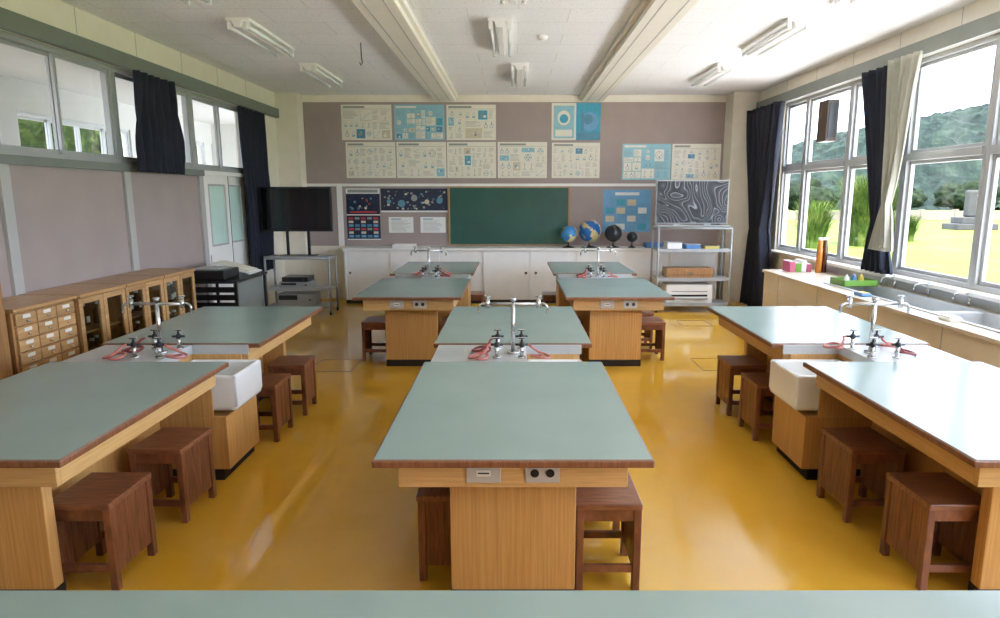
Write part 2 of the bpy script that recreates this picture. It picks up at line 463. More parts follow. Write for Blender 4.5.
def door(n, y0, y1, xo):
    b = MB(); z1 = SL-0.05
    x0, x1 = XL-0.05+xo-0.018, XL-0.05+xo+0.018
    b.bx(x0, x1, y0, y0+0.13, 0.01, z1, 'white', 0.003); b.bx(x0, x1, y1-0.13, y1, 0.01, z1, 'white', 0.003)
    b.bx(x0, x1, y0+0.13, y1-0.13, 0.01, 1.12, 'white', 0.003); b.bx(x0, x1, y0+0.13, y1-0.13, 1.86, z1, 'white', 0.003)
    b.bx(x0+0.012, x1-0.012, y0+0.13, y1-0.13, 1.12, 1.86, 'frost')
    for (a, c, e_, f_) in ((y0+.115, y0+.135, 1.1, 1.88), (y1-.135, y1-.115, 1.1, 1.88), (y0+.135, y1-.135, 1.1, 1.125), (y0+.135, y1-.135, 1.855, 1.88)):
        b.bx(x1-.002, x1+.006, a, c, e_, f_, 'post', .001)
    b.bx(x1, x1+0.003, y0, y0+0.012, 0.01, z1, 'kick'); b.bx(x1, x1+0.003, y1-0.012, y1, 0.01, z1, 'kick')
    b.bx(x1, x1+0.006, y0+0.04, y0+0.06, 0.85, 1.0, 'chrome')
    struct(b.obj('door_%d' % n))
door(1, DY0+0.02, (DY0+DY1)/2+0.03, 0.03); door(2, (DY0+DY1)/2-0.03, DY1-0.02, -0.02)
b = MB(); b.bx(XL-0.12, XL+0.02, DY0-0.03, DY0+0.02, 0, SL, 'white'); b.bx(XL-0.12, XL+0.02, DY1-0.02, DY1+0.04, 0, SL, 'white'); b.bx(XL-0.12, XL+0.02, DY0, DY1, SL-0.05, SL, 'white'); trim(b)

# ------------------------------------------------------------------ corridor
CX = -6.3
b = MB(); b.bx(CX-0.15, XL-T, -3, 14, -0.1, -0.0, 'corrf'); struct(b.obj('floor_corridor'))
b = MB(); b.bx(CX-0.15, XL-T, -3, 14, 3.2, 3.3, 'corr'); struct(b.obj('ceiling_corridor'))
b = MB(); b.bx(CX-0.15, CX, -3, 14, 0, 0.9, 'corr'); b.bx(CX-0.15, CX, -3, 14, 2.8, 3.2, 'corr')
for y in [-2.7, 0, 2.8, 5.6, 8.4, 11.2, 13.8]:
    b.bx(CX-0.15, CX, y-0.15, y+0.15, 0.9, 2.8, 'corr')
struct(b.obj('wall_corridor'))
b = MB()
b.bx(CX-0.15, XL-T, 14, 14.1, 0, 3.2, 'corr'); struct(b.obj('wall_corridor_end'))
for a in [-2.55, 0.15, 2.95, 5.75, 8.55, 11.35]:
    window(CX-0.07, a, a+(2.4 if a < 0 else (2.3 if a > 11 else 2.5)), 0.9, 2.8, [2.2], two=True, n=4)

# ------------------------------------------------------------------ curtains
def curtain(label, x, prof, z0, z1, mats, folds=7, amp=0.05, nu=100, nv=40, group=None):
    b = MB(); i = b.mi(mats); g = []
    for k in range(nv+1):
        v = k/nv; ya, yb = prof(v); row = []
        for j in range(nu+1):
            u = j/nu
            a = amp*(0.75+0.25*math.sin(3*v+u*5))
            px = x + a*math.sin(u*folds*2*math.pi + 0.5*math.sin(v*4)) + amp*.2*math.sin(u*31+v*7)
            row.append(b.bm.verts.new((px, ya+(yb-ya)*u + 0.01*math.sin(v*9+u*17), z0+(z1-z0)*v)))
        g.append(row)
    for k in range(nv):
        for j in range(nu):
            f = b.bm.faces.new((g[k][j], g[k][j+1], g[k+1][j+1], g[k+1][j])); f.material_index = i; f.smooth = True
    o = b.obj('curtain')
    md = o.modifiers.new('thick', 'SOLIDIFY'); md.thickness = 0.004
    return tag(o, label, 'curtain', group)
curtain('short navy blackout curtain bunched over the corridor window', XL+0.13, lambda v: (6.55-0.1*(1-v), 7.32+0.08*(1-v)), 1.97, 2.93, 'navy', 6, 0.05)
curtain('long navy blackout curtain beside the sliding doors', XL+0.065, lambda v: (9.15+.05*math.sin(v*5), 10.1), 0.62, 2.93, 'navy', 7, 0.035)
def pinch(v, at, lo):
    if v >= at: t = (v-at)/(1-at); return lo+(1-lo)*t**0.8
    t = (at-v)/at; return lo+(0.85-lo)*t**0.7
def tie(v):
    w = 0.62*pinch(v, .24, .26); c = 6.93-0.24*(1-v)
    return (c-w/2, c+w/2)
curtain('navy blackout curtain gathered between the tall windows', XR-0.13, tie, 0.96, 3.02, 'navy', 5, 0.045)
def tie2(v):
    w = 0.46*pinch(v, .24, .2); c = 6.36+0.12*(1-v)
    return (c-w/2, c+w/2)
curtain('pale grey lining curtain gathered beside the navy one', XR-0.23, tie2, 1.2, 3.02, 'ccream', 5, 0.035)
def far(v):
    w = 1.2*pinch(v, .4, .5); c = 9.85
    return (c-.55*w+.08*(v), c+.46*w)
curtain('long navy blackout curtain by the corner column', XR-0.2, far, 0.05, 3.02, 'navy', 7, 0.075)

# ------------------------------------------------------------------ tables
W = 0.535; TL = 1.48; TH = 0.76
GT = 'laboratory work tables'
def make_table():
    e = thing('lab_table', 'laboratory table with pale blue-green laminate top and wood pedestal', 'table', (0, 0, 0), 0, GT)
    b = MB()
    b.bx(-W, W, 0, TL, TH-0.032, TH-0.003, 'edge', 0.006)
    b.bx(-W+0.007, W-0.007, 0.007, TL-0.007, TH-0.01, TH, 'top', 0.002)
    child(b, 'tabletop', e)
    b = MB()
    z0, z1 = 0.612, TH-0.032
    b.bx(-0.45, 0.45, 0.085, 0.11, z0, z1, 'wooda', 0.003); b.bx(-0.45, 0.45, TL-0.03, TL-0.005, z0, z1, 'wooda', 0.003)
    b.bx(-0.45, -0.425, 0.11, TL-0.03, z0, z1, 'wooda', 0.003); b.bx(0.425, 0.45, 0.11, TL-0.03, z0, z1, 'wooda', 0.003)
    child(b, 'apron', e)
    b = MB()
    b.bx(-0.425, 0.425, 0.115, TL-0.035, 0.612, 0.626, 'edge'); child(b, 'shelf', e, 'dark wooden shelf board under the top')
    b = MB(); b.bx(-0.265, 0.265, 0.24, 0.30, 0.0, 0.612, 'wood', 0.004); b.bx(-0.085, 0.085, 0.30, TL-0.002, 0.07, 0.612, 'wood', 0.003); child(b, 'pedestal', e)
    b = MB(); b.bx(-0.268, 0.268, 0.237, 0.303, 0.0, 0.07, 'kick'); b.bx(-0.07, 0.07, 0.303, TL-0.002, 0.0, 0.07, 'kick'); child(b, 'kick_board', e)
    for x in (-0.115, 0.115):
        b = MB()
        b.bx(x-0.068, x+0.068, 0.077, 0.085, 0.634, 0.716, 'plate', 0.003)
        if x < 0:
            b.bx(x-0.03, x+0.03, 0.0745, 0.078, 0.66, 0.69, 'cardp', 0.002)
            b.bx(x-0.022, x+0.022, 0.0735, 0.076, 0.672, 0.678, 'black')
        else:
            for s in (-0.03, 0.03):
                b.cyl((x+s, 0.0775, 0.675), (x+s, 0.0735, 0.675), 0.017, 'black', 16)
        child(b, 'power_outlet', e, 'metal power outlet plate')
    return e

def faucet(b, x, s):
    z = 1.07
    b.cyl((x, 0, z-0.025), (x, 0, z+0.03), 0.014, 'chrome', 12)
    b.cyl((x, 0, z+0.03), (x, 0, z+0.045), 0.007, 'chrome', 8)
    b.bx(x-0.022, x+0.022, -0.006, 0.006, z+0.043, z+0.054, 'chrome', 0.004)
    b.bx(x-0.006, x+0.006, -0.022, 0.022, z+0.043, z+0.054, 'chrome', 0.004)
    pts = []
    for k in range(9):
        a = math.pi*k/8
        pts.append((x+s*(0.01+0.022*(1-math.cos(a))), 0, z+0.022*math.sin(a)*0.6-0.003*k))
    pts.append((x+s*0.055, 0, z-0.06))
    b.tube(pts, 0.008, 'chrome', 10)

GS = 'laboratory sink units'
def make_sink(bx1, label):
    e = thing('sink_unit', label, 'sink', (0, 0, 0), 0, GS)
    D = 0.48
    b = MB(); b.bx(-0.5, 0.49, 0.004, D-0.004, 0.07, 0.41, 'wood', 0.004); b.bx(-0.5, 0.08, 0.004, D-0.004, 0.41, 0.69, 'wood', 0.003)
    b.bx(0.08, 0.41, 0.004, 0.018, 0.41, 0.69, 'wood', 0.002); b.bx(0.08, 0.41, D-0.018, D-0.004, 0.41, 0.69, 'wood', 0.002); child(b, 'cabinet', e)
    b = MB(); b.bx(-0.46, 0.45, 0.004, D-0.004, 0, 0.07, 'kick'); child(b, 'kick_board', e)
    b = MB()
    z0, z1 = 0.43, 0.66; w = 0.03; xa = 0.09
    b.bx(xa, bx1, 0.03, 0.03+w, z0+.03, z1, 'ceramic', 0.014, seg=3); b.bx(xa, bx1, D-0.03-w, D-0.03, z0+.03, z1, 'ceramic', 0.014, seg=3)
    b.bx(xa, xa+w, 0.03, D-0.03, z0+.03, z1, 'ceramic', 0.014, seg=3); b.bx(bx1-w, bx1, 0.03, D-0.03, z0+.03, z1, 'ceramic', 0.014, seg=3)
    b.bx(xa, bx1, 0.03, D-0.03, z0, z0+0.08, 'ceramic', 0.035, seg=5)
    b.cyl((0.32, D/2, z0+0.08), (0.32, D/2, z0+0.085), 0.03, 'steel', 16)
    child(b, 'basin', e)
    b = MB(); b.bx(-0.5, 0.085, 0.006, D-0.006, 0.69, 0.752, 'steel', 0.005); child(b, 'deck', e, 'grey steel deck carrying the taps')
    b = MB(); b.bx(0.085, 0.46, D-0.018, D-0.003, 0.69, 0.752, 'steel', 0.002); child(b, 'splash_plate', e)
    b = MB(); b.bx(0.085, 0.46, 0.003, 0.018, 0.69, 0.752, 'steel', 0.002); child(b, 'splash_plate', e)
    b = MB()
    oy = D/2
    b.cyl((0, oy, 0.752), (0, oy, 0.765), 0.038, 'chrome', 20)
    b.cyl((0, oy, 0.765), (0, oy, 1.09), 0.013, 'chrome', 14)
    b.cyl((0, oy, 1.09), (0, oy, 1.11), 0.02, 'chrome', 14)
    b.cyl((-0.16, oy, 1.07), (0.16, oy, 1.07), 0.010, 'chrome', 12)
    for s in (-1, 1):
        old = set(b.bm.verts)
        faucet(b, 0.16*s, s)
        bmesh.ops.translate(b.bm, verts=[v for v in b.bm.verts if v not in old], vec=(0, oy, 0))
    child(b, 'tap_stand', e, 'chrome stand with two taps')
    for (x, y) in ((-0.1, 0.12), (0.055, 0.12), (-0.1, 0.36), (0.055, 0.36)):
        b = MB()
        b.cyl((x, y, 0.752), (x, y, 0.762), 0.026, 'chrome', 16)
        b.cyl((x, y, 0.762), (x, y, 0.825), 0.012, 'chrome', 12)
        b.sph((x, y, 0.835), 0.02, 'black', 14)
        b.cyl((x-0.04, y, 0.835), (x+0.04, y, 0.835), 0.008, 'black', 10)
        b.cyl((x, y, 0.85), (x, y, 0.872), 0.007, 'black', 10)
        b.bx(x-0.026, x+0.026, y-0.006, y+0.006, 0.87, 0.883, 'black', 0.004)
        child(b, 'gas_cock', e, 'black gas cock')
    for (x, y, m, s) in ((-0.14, 0.12, 'hose', -1), (0.095, 0.12, 'hose', 1), (-0.13, 0.3, 'hose2', -1)):
        pts = [(x, y, 0.835)]
        R = 0.07
        for k in range(26):
            a = k/25*math.pi*2*1.35
            r = R*(1-0.25*k/25)
            pts.append((x+s*(0.015+r*(1-math.cos(a))*0.9), y-0.02+r*math.sin(a)*0.9*(1 if s > 0 else -1), max(0.768, 0.83-0.014*k)+0.008*math.sin(k*0.5)))
        b = MB(); b.tube(pts, 0.008, m, 8); child(b, 'gas_hose', e, 'coiled rubber gas hose')
    return e

tbl = make_table()
snkA = make_sink(0.55, 'white ceramic sink protruding over a wooden cabinet between tables')
snkB = make_sink(0.46, 'white ceramic sink recessed between two laboratory tables')
usedA = usedB = usedT = False
for (cx, ya, kind, rz) in ((0.0, 2.31, 'B', 0), (-2.24, 2.31, 'A', 0), (2.275, 2.31, 'A', math.pi), (-1.04, 6.28, 'B', math.pi), (1.05, 6.28, 'B', 0)):
    sy = ya+TL+(0.48 if rz else 0)
    if kind == 'A':
        if not usedA: snkA.location = (cx, sy, 0); snkA.rotation_euler = (0, 0, rz); usedA = True
        else: dup(snkA, (cx, sy, 0), rz)
    else:
        if not usedB: snkB.location = (cx, sy, 0); snkB.rotation_euler = (0, 0, rz); usedB = True
        else: dup(snkB, (cx, sy, 0), rz)
    if not usedT: tbl.location = (cx, ya, 0); usedT = True
    else: dup(tbl, (cx, ya, 0))
    dup(tbl, (cx, ya+TL+0.48+TL, 0), math.pi)

e = thing('demonstration_desk', 'long demonstration desk with pale blue-green laminate top', 'desk', (0, 0, 0))
b = MB(); b.bx(-1.5, 1.5, 0.55, 1.5, TH-0.032, TH-0.003, 'edge', 0.006); b.bx(-1.496, 1.496, 0.557, 1.496, TH-0.01, TH, 'top', 0.002); child(b, 'tabletop', e)
b = MB(); b.bx(-1.4, 1.4, 0.65, 1.3, 0.07, TH-0.032, 'wood', 0.004); child(b, 'body', e)
b = MB(); b.bx(-1.36, 1.36, 0.69, 1.26, 0, 0.07, 'kick'); child(b, 'kick_board', e)

# ------------------------------------------------------------------ stools
GST = 'wooden box stools'
def make_stool():
    e = thing('wooden_stool', 'dark brown wooden box stool with solid side boards', 'stool', (0, 0, 0), 0, GST)
    w, d, h = 0.145, 0.17, 0.42
    b = MB(); b.bx(-w, w, -d, d, h-0.028, h, 'stoolt', 0.005); child(b, 'seat', e)
    for sx in (-1, 1):
        b = MB()
        x0, x1 = sorted((sx*(w-0.026), sx*(w-0.01)))
        for k in range(3):
            ya = -d+0.04+k*(2*d-0.08)/3
            b.bx(x0, x1, ya+0.001, ya+(2*d-0.08)/3-0.001, 0.075, h-0.028, 'stool', 0.002)
        child(b, 'side_board', e)
    for sx in (-1, 1):
        for sy in (-1, 1):
            b = MB()
            x0, x1 = sorted((sx*(w-0.036), sx*(w-0.002))); y0, y1 = sorted((sy*(d-0.042), sy*(d-0.006)))
            b.bx(x0, x1, y0, y1, 0, h-0.028, 'stool', 0.004); child(b, 'leg', e)
    for sy in (-1, 1):
        y0, y1 = sorted((sy*(d-0.034), sy*(d-0.014)))
        b = MB(); b.bx(-w+0.034, w-0.034, y0, y1, h-0.085, h-0.028, 'stool', 0.002); child(b, 'rail', e)
        b = MB(); b.bx(-w+0.034, w-0.034, y0, y1, 0.09, 0.125, 'stool', 0.002); child(b, 'rail', e)
    return e
st = make_stool()
pos = [(-1.90, 2.80, 0.0), (-1.89, 3.42, -0.04), (-1.82, 4.58, 0), (-1.80, 5.14, 0.05)]
pos += [(1.955, 2.80, 0.0), (1.93, 3.42, 0.03), (1.87, 4.6, 0), (1.86, 5.14, 0)]
pos += [(0.42, 2.80, 0.0), (0.41, 3.3, 0.03), (-0.265, 2.86, math.pi/2), (-0.29, 3.4, 0), (0.40, 5.0, 0), (-0.40, 5.0, 0)]
pos += [(-1.46, 6.9, 0), (-0.62, 6.85, 0.05), (-0.58, 7.4, 0), (0.60, 6.95, 0), (1.47, 6.9, 0), (1.46, 7.45, 0), (-1.46, 9.0, 0), (1.47, 8.9, 0), (-0.54, 8.85, 0), (0.55, 8.8, 0)]
for k, (x, y, r) in enumerate(pos):
    if k == 0: st.location = (x, y, 0); st.rotation_euler = (0, 0, r)
    else: dup(st, (x, y, 0), r)

# ------------------------------------------------------------------ chalkboard
e = thing('chalkboard', 'dark green chalkboard with thin frame on the mauve wall', 'chalkboard', (-0.065, Y1-0.02, 0.9))
def at(mb, name, e, label=None):
    o = mb.obj(name, e); o.location = o.location - e.location
    if label: o['label'] = label
    return o
b = MB(); b.bx(-1.05, 0.92, Y1-0.05, Y1-0.02, 0.93, 1.86, 'chalk'); at(b, 'writing_surface', e)
b = MB()
b.bx(-1.08, -1.05, Y1-0.06, Y1-0.02, 0.915, 1.885, 'chalkf', 0.003); b.bx(0.92, 0.95, Y1-0.06, Y1-0.02, 0.915, 1.885, 'chalkf', 0.003)
b.bx(-1.05, 0.92, Y1-0.06, Y1-0.02, 1.86, 1.885, 'chalkf', 0.003); b.bx(-1.05, 0.92, Y1-0.06, Y1-0.02, 0.912, 0.93, 'chalkf', 0.003)
at(b, 'frame', e)
b = MB(); b.bx(-1.05, 0.92, Y1-0.12, Y1-0.06, 0.912, 0.922, 'chalkf', 0.002); at(b, 'chalk_ledge', e)

# ------------------------------------------------------------------ posters
def inkbox(b, x0, x1, z0, z1, m, l=1):
    y = Y1-0.0235-0.0006*l
    b.poly([(x0, y, z0), (x1, y, z0), (x1, y, z1), (x0, y, z1)], m)
def inkdisc(b, cx, cz, r, m, l=2, sx=1.0, n=18):
    y = Y1-0.0235-0.0006*l
    b.poly([(cx+r*sx*math.cos(2*math.pi*k/n), y, cz+r*math.sin(2*math.pi*k/n)) for k in range(n)], m)
def frameline(b, x0, x1, z0, z1, m, l, t=.004):
    inkbox(b, x0, x1, z0, z0+t, m, l); inkbox(b, x0, x1, z1-t, z1, m, l); inkbox(b, x0, x0+t, z0, z1, m, l); inkbox(b, x1-t, x1, z0, z1, m, l)
def panelfill(b, x0, x1, z0, z1, r, bg='paper'):
    w, h = x1-x0, z1-z0
    if bg != 'paper' and r.random() < .6: inkbox(b, x0+.002, x1-.002, z0+.002, z1-.002, 'paper', 1)
    t = r.random()
    if t < .36:
        q = z1-.012
        while q > z0+.012:
            inkbox(b, x0+.006, x0+.006+(w-.012)*r.uniform(.55, 1), q-.005, q, 'pgrey', 2); q -= .019
    elif t < .48:
        c = r.choice(['pblue', 'pcyan', 'pale', 'pbrown']); inkbox(b, x0+.006, x1-.006, z0+.006, z1-.006, c, 2)
        for _ in range(3):
            inkdisc(b, r.uniform(x0+.3*w, x1-.3*w), r.uniform(z0+.3*h, z1-.3*h), min(w, h)*r.uniform(.08, .2), r.choice(['paper', 'plb', 'pgrey']), 3+_*.4, r.uniform(.7, 1.3), 12)
    elif t < .78:
        frameline(b, x0+.004, x1-.004, z0+.004, z1-.004, 'pbrown', 2, .003)
        n = max(1, int(w/.08)); kx = r.choice([0, 1, 2])
        for i in range(n):
            cx = x0+(i+.5)*w/n; R = min(.26*h, .03)
            if kx == 0:
                inkdisc(b, cx, z0+.38*h, R, 'pblue', 3, 1, 14); inkdisc(b, cx, z0+.38*h, R*.78, 'paper', 4, 1, 14)
                inkbox(b, cx-.006, cx+.006, z0+.5*h, z0+.85*h, 'pblue', 3)
            elif kx == 1:
                inkbox(b, cx-.022, cx+.022, z0+.2*h, z0+.6*h, 'pgrey', 3); inkbox(b, cx-.018, cx+.018, z0+.25*h, z0+.58*h, 'paper', 4); inkbox(b, cx-.018, cx+.018, z0+.25*h, z0+.4*h, 'pale', 5); inkbox(b, cx-.003, cx+.02, z0+.7*h, z0+.74*h, 'pgrey', 3)
            else:
                inkbox(b, cx-.003, cx+.003, z0+.15*h, z0+.85*h, 'pgrey', 3); inkbox(b, cx-.025, cx+.025, z0+.13*h, z0+.18*h, 'pgrey', 3); inkbox(b, cx-.003, cx+.022, z0+.65*h, z0+.69*h, 'pblue', 3)
    elif t < .86:
        inkbox(b, x0+.012, x0+.016, z0+.01, z1-.01, 'pgrey', 2); inkbox(b, x0+.012, x1-.01, z0+.01, z0+.014, 'pgrey', 2)
        for i in range(8):
            a = x0+.02+i*(w-.035)/8; zz = z0+.02+h*.7*(i/8)**r.uniform(.6, 1.6)
            inkbox(b, a, a+(w-.035)/8, zz, zz+.005, 'pblue', 3)
    else:
        inkdisc(b, (x0+x1)/2, (z0+z1)/2, min(w, h)*.42, 'pblue', 2, 1, 22); inkdisc(b, (x0+x1)/2, (z0+z1)/2, min(w, h)*.38, 'paper', 3, 1, 22)
        for k in range(4):
            a = k*1.6; inkdisc(b, (x0+x1)/2+math.cos(a)*min(w, h)*.2, (z0+z1)/2+math.sin(a)*min(w, h)*.2, min(w, h)*.1, r.choice(['pcyan', 'pgrey', 'pbrown']), 4, 1, 12)
def splitp(b, x0, x1, z0, z1, r, d, bg='paper'):
    w, h = x1-x0, z1-z0
    if d == 0 or (w < .15 and h < .12): panelfill(b, x0, x1, z0, z1, r, bg); return
    f = r.uniform(.35, .65)
    if w*.9 > h: splitp(b, x0, x0+w*f-.004, z0, z1, r, d-1, bg); splitp(b, x0+w*f+.004, x1, z0, z1, r, d-1, bg)
    else: splitp(b, x0, x1, z0, z0+h*f-.004, r, d-1, bg); splitp(b, x0, x1, z0+h*f+.004, z1, r, d-1, bg)
def poster(x0, x1, z0, z1, style, label, seed):
    r = random.Random(seed); b = MB()
    w = x1-x0; h = z1-z0
    base = {'chart': 'paper', 'cyan': 'pale', 'photo': 'pcyan', 'navy': 'pnavy', 'sheet': 'pwhite', 'blue': 'plb', 'rednavy': 'pwhite'}[style]
    b.bx(x0, x1, Y1-0.0235, Y1-0.02, z0, z1, base)
    if style in ('chart', 'cyan'):
        inkbox(b, x0+0.04*w, x0+r.uniform(.35, .6)*w, z1-0.095*h, z1-0.04*h, 'pgrey' if style == 'chart' else 'paper')
        inkbox(b, x0+0.02*w, x0+0.98*w, z1-0.125*h, z1-0.118*h, 'pgrey')
        splitp(b, x0+.03*w, x1-.03*w, z0+.04*h, z1-.15*h, r, 5 if seed % 2 else 4, base)
    elif style == 'photo':
        inkbox(b, x0, x0+0.5*w, z0, z1, 'paper', 1)
        inkbox(b, x0+.04*w, x0+.46*w, z0+.05*h, z0+.93*h, 'pale', 2)
        inkdisc(b, x0+.25*w, z0+.6*h, .2*h, 'paper', 3, .9); inkdisc(b, x0+.25*w, z0+.58*h, .12*h, 'pcyan', 4)
        inkbox(b, x0+.08*w, x0+.42*w, z0+.1*h, z0+.28*h, 'paper', 3)
        inkbox(b, x0+.52*w, x1, z0, z0+.22*h, 'pblue', 1)
        inkdisc(b, x0+0.78*w, z0+0.5*h, 0.26*h, 'plb', 2, 0.9); inkdisc(b, x0+0.74*w, z0+0.56*h, 0.14*h, 'pblue', 3); inkbox(b, x0+.6*w, x0+.66*w, z0+.2*h, z0+.75*h, 'pblue', 3)
    elif style == 'navy':
        for q in range(70):
            cx = x0+r.uniform(.03, .96)*w; cz = z0+r.uniform(.12, .9)*h; s = r.uniform(.005, .02)
            inkbox(b, cx-s, cx+s, cz-s*.8, cz+s*.8, r.choice(['pgrey', 'pbrown', 'pblue', 'pgrey', 'pgrey']), 1+q*.01)
        for q in range(5): inkdisc(b, x0+(.12+.19*q)*w, z0+r.uniform(.35, .65)*h, r.uniform(.03, .07), r.choice(['pblue', 'pgrey', 'pbrown']), 2, 1)
        inkbox(b, x0, x1, z0, z0+0.07*h, 'pwhite', 2.5)
    elif style == 'sheet':
        for q in range(9): inkbox(b, x0+.1*w, x0+r.uniform(.6, .9)*w, z0+.1*h+q*.08*h, z0+.1*h+q*.08*h+.02*h, 'pgrey', 1)
        inkbox(b, x0+.1*w, x0+.5*w, z0+.84*h, z0+.9*h, 'pblue', 1)
    elif style == 'blue':
        for i in range(4):
            for j in range(4): inkbox(b, x0+(.06+.225*i)*w, x0+(.24+.225*i)*w, z0+(.06+.19*j)*h, z0+(.2+.19*j)*h, ['plb', 'pcyan', 'pwhite', 'pbrown', 'plb'][(i*2+j*3) % 5], 1)
        inkbox(b, x0+.25*w, x0+.75*w, z0+.87*h, z0+.94*h, 'pwhite', 1)
    elif style == 'rednavy':
        inkbox(b, x0, x1, z0+.5*h, z1-.1*h, 'pnavy', 1); inkbox(b, x0, x1, z0+.02*h, z0+.48*h, 'pnavy', 1)
        inkbox(b, x0+.05*w, x0+.95*w, z1-.08*h, z1-.02*h, 'pgrey', 1)
        for i in range(5):
            for j in range(6): inkbox(b, x0+(.05+.185*i)*w, x0+(.19+.185*i)*w, z0+(.05+.07*j)*h, z0+(.095+.07*j)*h, ['plb', 'pgrey', 'pbrown', 'pblue', 'pred', 'pnavy'][(i*3+2*j) % 6], 2)
        for q in range(16):
            inkdisc(b, x0+r.uniform(.1, .9)*w, z0+r.uniform(.6, .85)*h, r.uniform(.008, .03)*h, r.choice(['pred', 'pgrey', 'pblue', 'pgrey', 'pbrown']), 2+q*.05)
        inkbox(b, x0+.1*w, x0+.9*w, z0+.53*h, z0+.56*h, 'pred', 2)
    return tag(b.obj('poster'), label, 'poster', 'posters on the mauve wall')
L1 = 'cream science wall chart with blue line drawings'
L2 = 'pale cyan science wall chart with framed drawings'
k = 0
for (x0, x1, z0, z1, s) in [(-2.80, -1.98, 2.63, 3.19, 0), (-1.94, -1.12, 2.63, 3.19, 1), (-1.085, -.28, 2.63, 3.19, 0), (-2.75, -1.935, 2.02, 2.60, 0), (-1.915, -1.10, 2.02, 2.60, 0), (-1.085, -.28, 2.02, 2.60, 0), (-.25, .56, 2.02, 2.60, 0), (.64, 1.43, 2.02, 2.59, 0), (1.80, 2.60, 1.99, 2.57, 1), (2.62, 3.42, 1.99, 2.57, 0)]:
    poster(x0, x1, z0, z1, 'cyan' if s else 'chart', L2 if s else L1, 40+k); k += 1
poster(.63, 1.43, 2.63, 3.215, 'photo', 'cream and turquoise picture wall chart', 5)
poster(-2.78, -2.22, 1.0, 1.85, 'rednavy', 'tall dark blue and red printed poster', 6)
poster(-2.2, -1.09, 1.46, 1.85, 'navy', 'wide dark navy space poster', 8)
poster(-2.08, -1.67, 1.12, 1.38, 'sheet', 'small white sheet of printed text', 9)
poster(-1.55, -1.13, 1.12, 1.38, 'sheet', 'small white sheet of printed text', 10)
poster(1.5, 2.3, 1.13, 1.83, 'blue', 'light blue printed poster above the counter', 11)

# ------------------------------------------------------------------ white low cabinets
GC = 'white sliding door cabinets under the chalkboard'
cab = None; cw = 1.505
for i in range(4):
    x0 = -2.72+i*cw
    if cab is None:
        e = thing('storage_cabinet', 'low cream-white cabinet with two sliding doors', 'cabinet', (x0+cw/2, 10.7, 0), 0, GC)
        b = MB()
        b.bx(-cw/2, cw/2, -0.23, 0.27, 0.06, 0.08, 'white'); b.bx(-cw/2, cw/2, -0.23, 0.27, 0.85, 0.87, 'white')
        b.bx(-cw/2, -cw/2+0.025, -0.25, 0.27, 0.06, 0.87, 'white', 0.002); b.bx(cw/2-0.025, cw/2, -0.25, 0.27, 0.06, 0.87, 'white', 0.002)
        b.bx(-cw/2+0.02, cw/2-0.02, 0.25, 0.27, 0.08, 0.85, 'white'); b.bx(-cw/2, cw/2, -0.22, 0.25, 0, 0.06, 'kick')
        child(b, 'body', e)
        for s in (-1, 1):
            b = MB(); a, c = sorted((s*0.0-s*0.015, s*(cw/2-0.026)))
            yo = -0.245 if s > 0 else -0.222
            b.bx(a, c, yo, yo+0.018, 0.082, 0.848, 'white', 0.003); d = child(b, 'sliding_door', e)
            b = MB(); hx = s*(cw/2-0.08)
            b.cyl((hx, yo+0.002, 0.5), (hx, yo-0.003, 0.5), 0.022, 'chrome', 16)
            h = b.obj('handle', d); h.location = h.location - d.location
        cab = e
    else: dup(cab, (x0+cw/2, 10.7, 0))
b = MB(); b.bx(-2.74, 3.32, 10.42, 10.975, 0.87, 0.9, 'white', 0.004)
tag(b.obj('cabinet_worktop'), 'long white worktop over the low cabinets', 'worktop')

def globe(x, y, r, m, label):
    e = thing('globe', label, 'globe', (x, y, 0.9), 0, 'globes on the worktop')
    zc = r+0.09
    b = MB(); b.lathe([(0.0, 0.0), (r*0.75, 0.0), (r*0.75, 0.012), (r*0.2, 0.03), (0.012, 0.045), (0.012, zc-r-0.005), (0.0, zc-r-0.005)], (0, 0, 0), 'black'); child(b, 'base', e)
    b = MB(); b.sph((0, 0, zc), r, m, 32); child(b, 'ball', e)
    b = MB(); pts = [((r+0.012)*math.sin(a), 0, zc-(r+0.012)*math.cos(a)) for a in [math.pi*k/20 for k in range(0, 21)]]
    b.tube(pts, 0.005, 'chrome', 8); child(b, 'meridian_arm', e)
globe(0.90, 10.6, 0.13, 'globe1', 'small blue terrestrial globe on a dark stand')
globe(1.24, 10.62, 0.175, 'globe2', 'large deep blue terrestrial globe')
globe(1.63, 10.62, 0.14, 'globe3', 'dark celestial globe on a black stand')
globe(1.93, 10.58, 0.085, 'globe3', 'small dark moon globe on a stand')
def boxthing(name, label, cat, x0, x1, y0, y1, z0, z1, m, group=None):
    b = MB(); t = 0.008
    b.bx(x0, x1, y0, y1, z0, z0+t, m); b.bx(x0, x0+t, y0, y1, z0, z1, m, .002); b.bx(x1-t, x1, y0, y1, z0, z1, m, .002)
    b.bx(x0, x1, y0, y0+t, z0, z1, m, .002); b.bx(x0, x1, y1-t, y1, z0, z1, m, .002)
    return tag(b.obj(name), label, cat, group)
boxthing('tray', 'shallow white plastic tray', 'tray', -1.95, -1.6, 10.5, 10.8, 0.9, 0.95, 'white')
boxthing('tray', 'shallow blue plastic tray', 'tray', 2.15, 2.42, 10.5, 10.75, 0.9, 0.98, 'bluep')

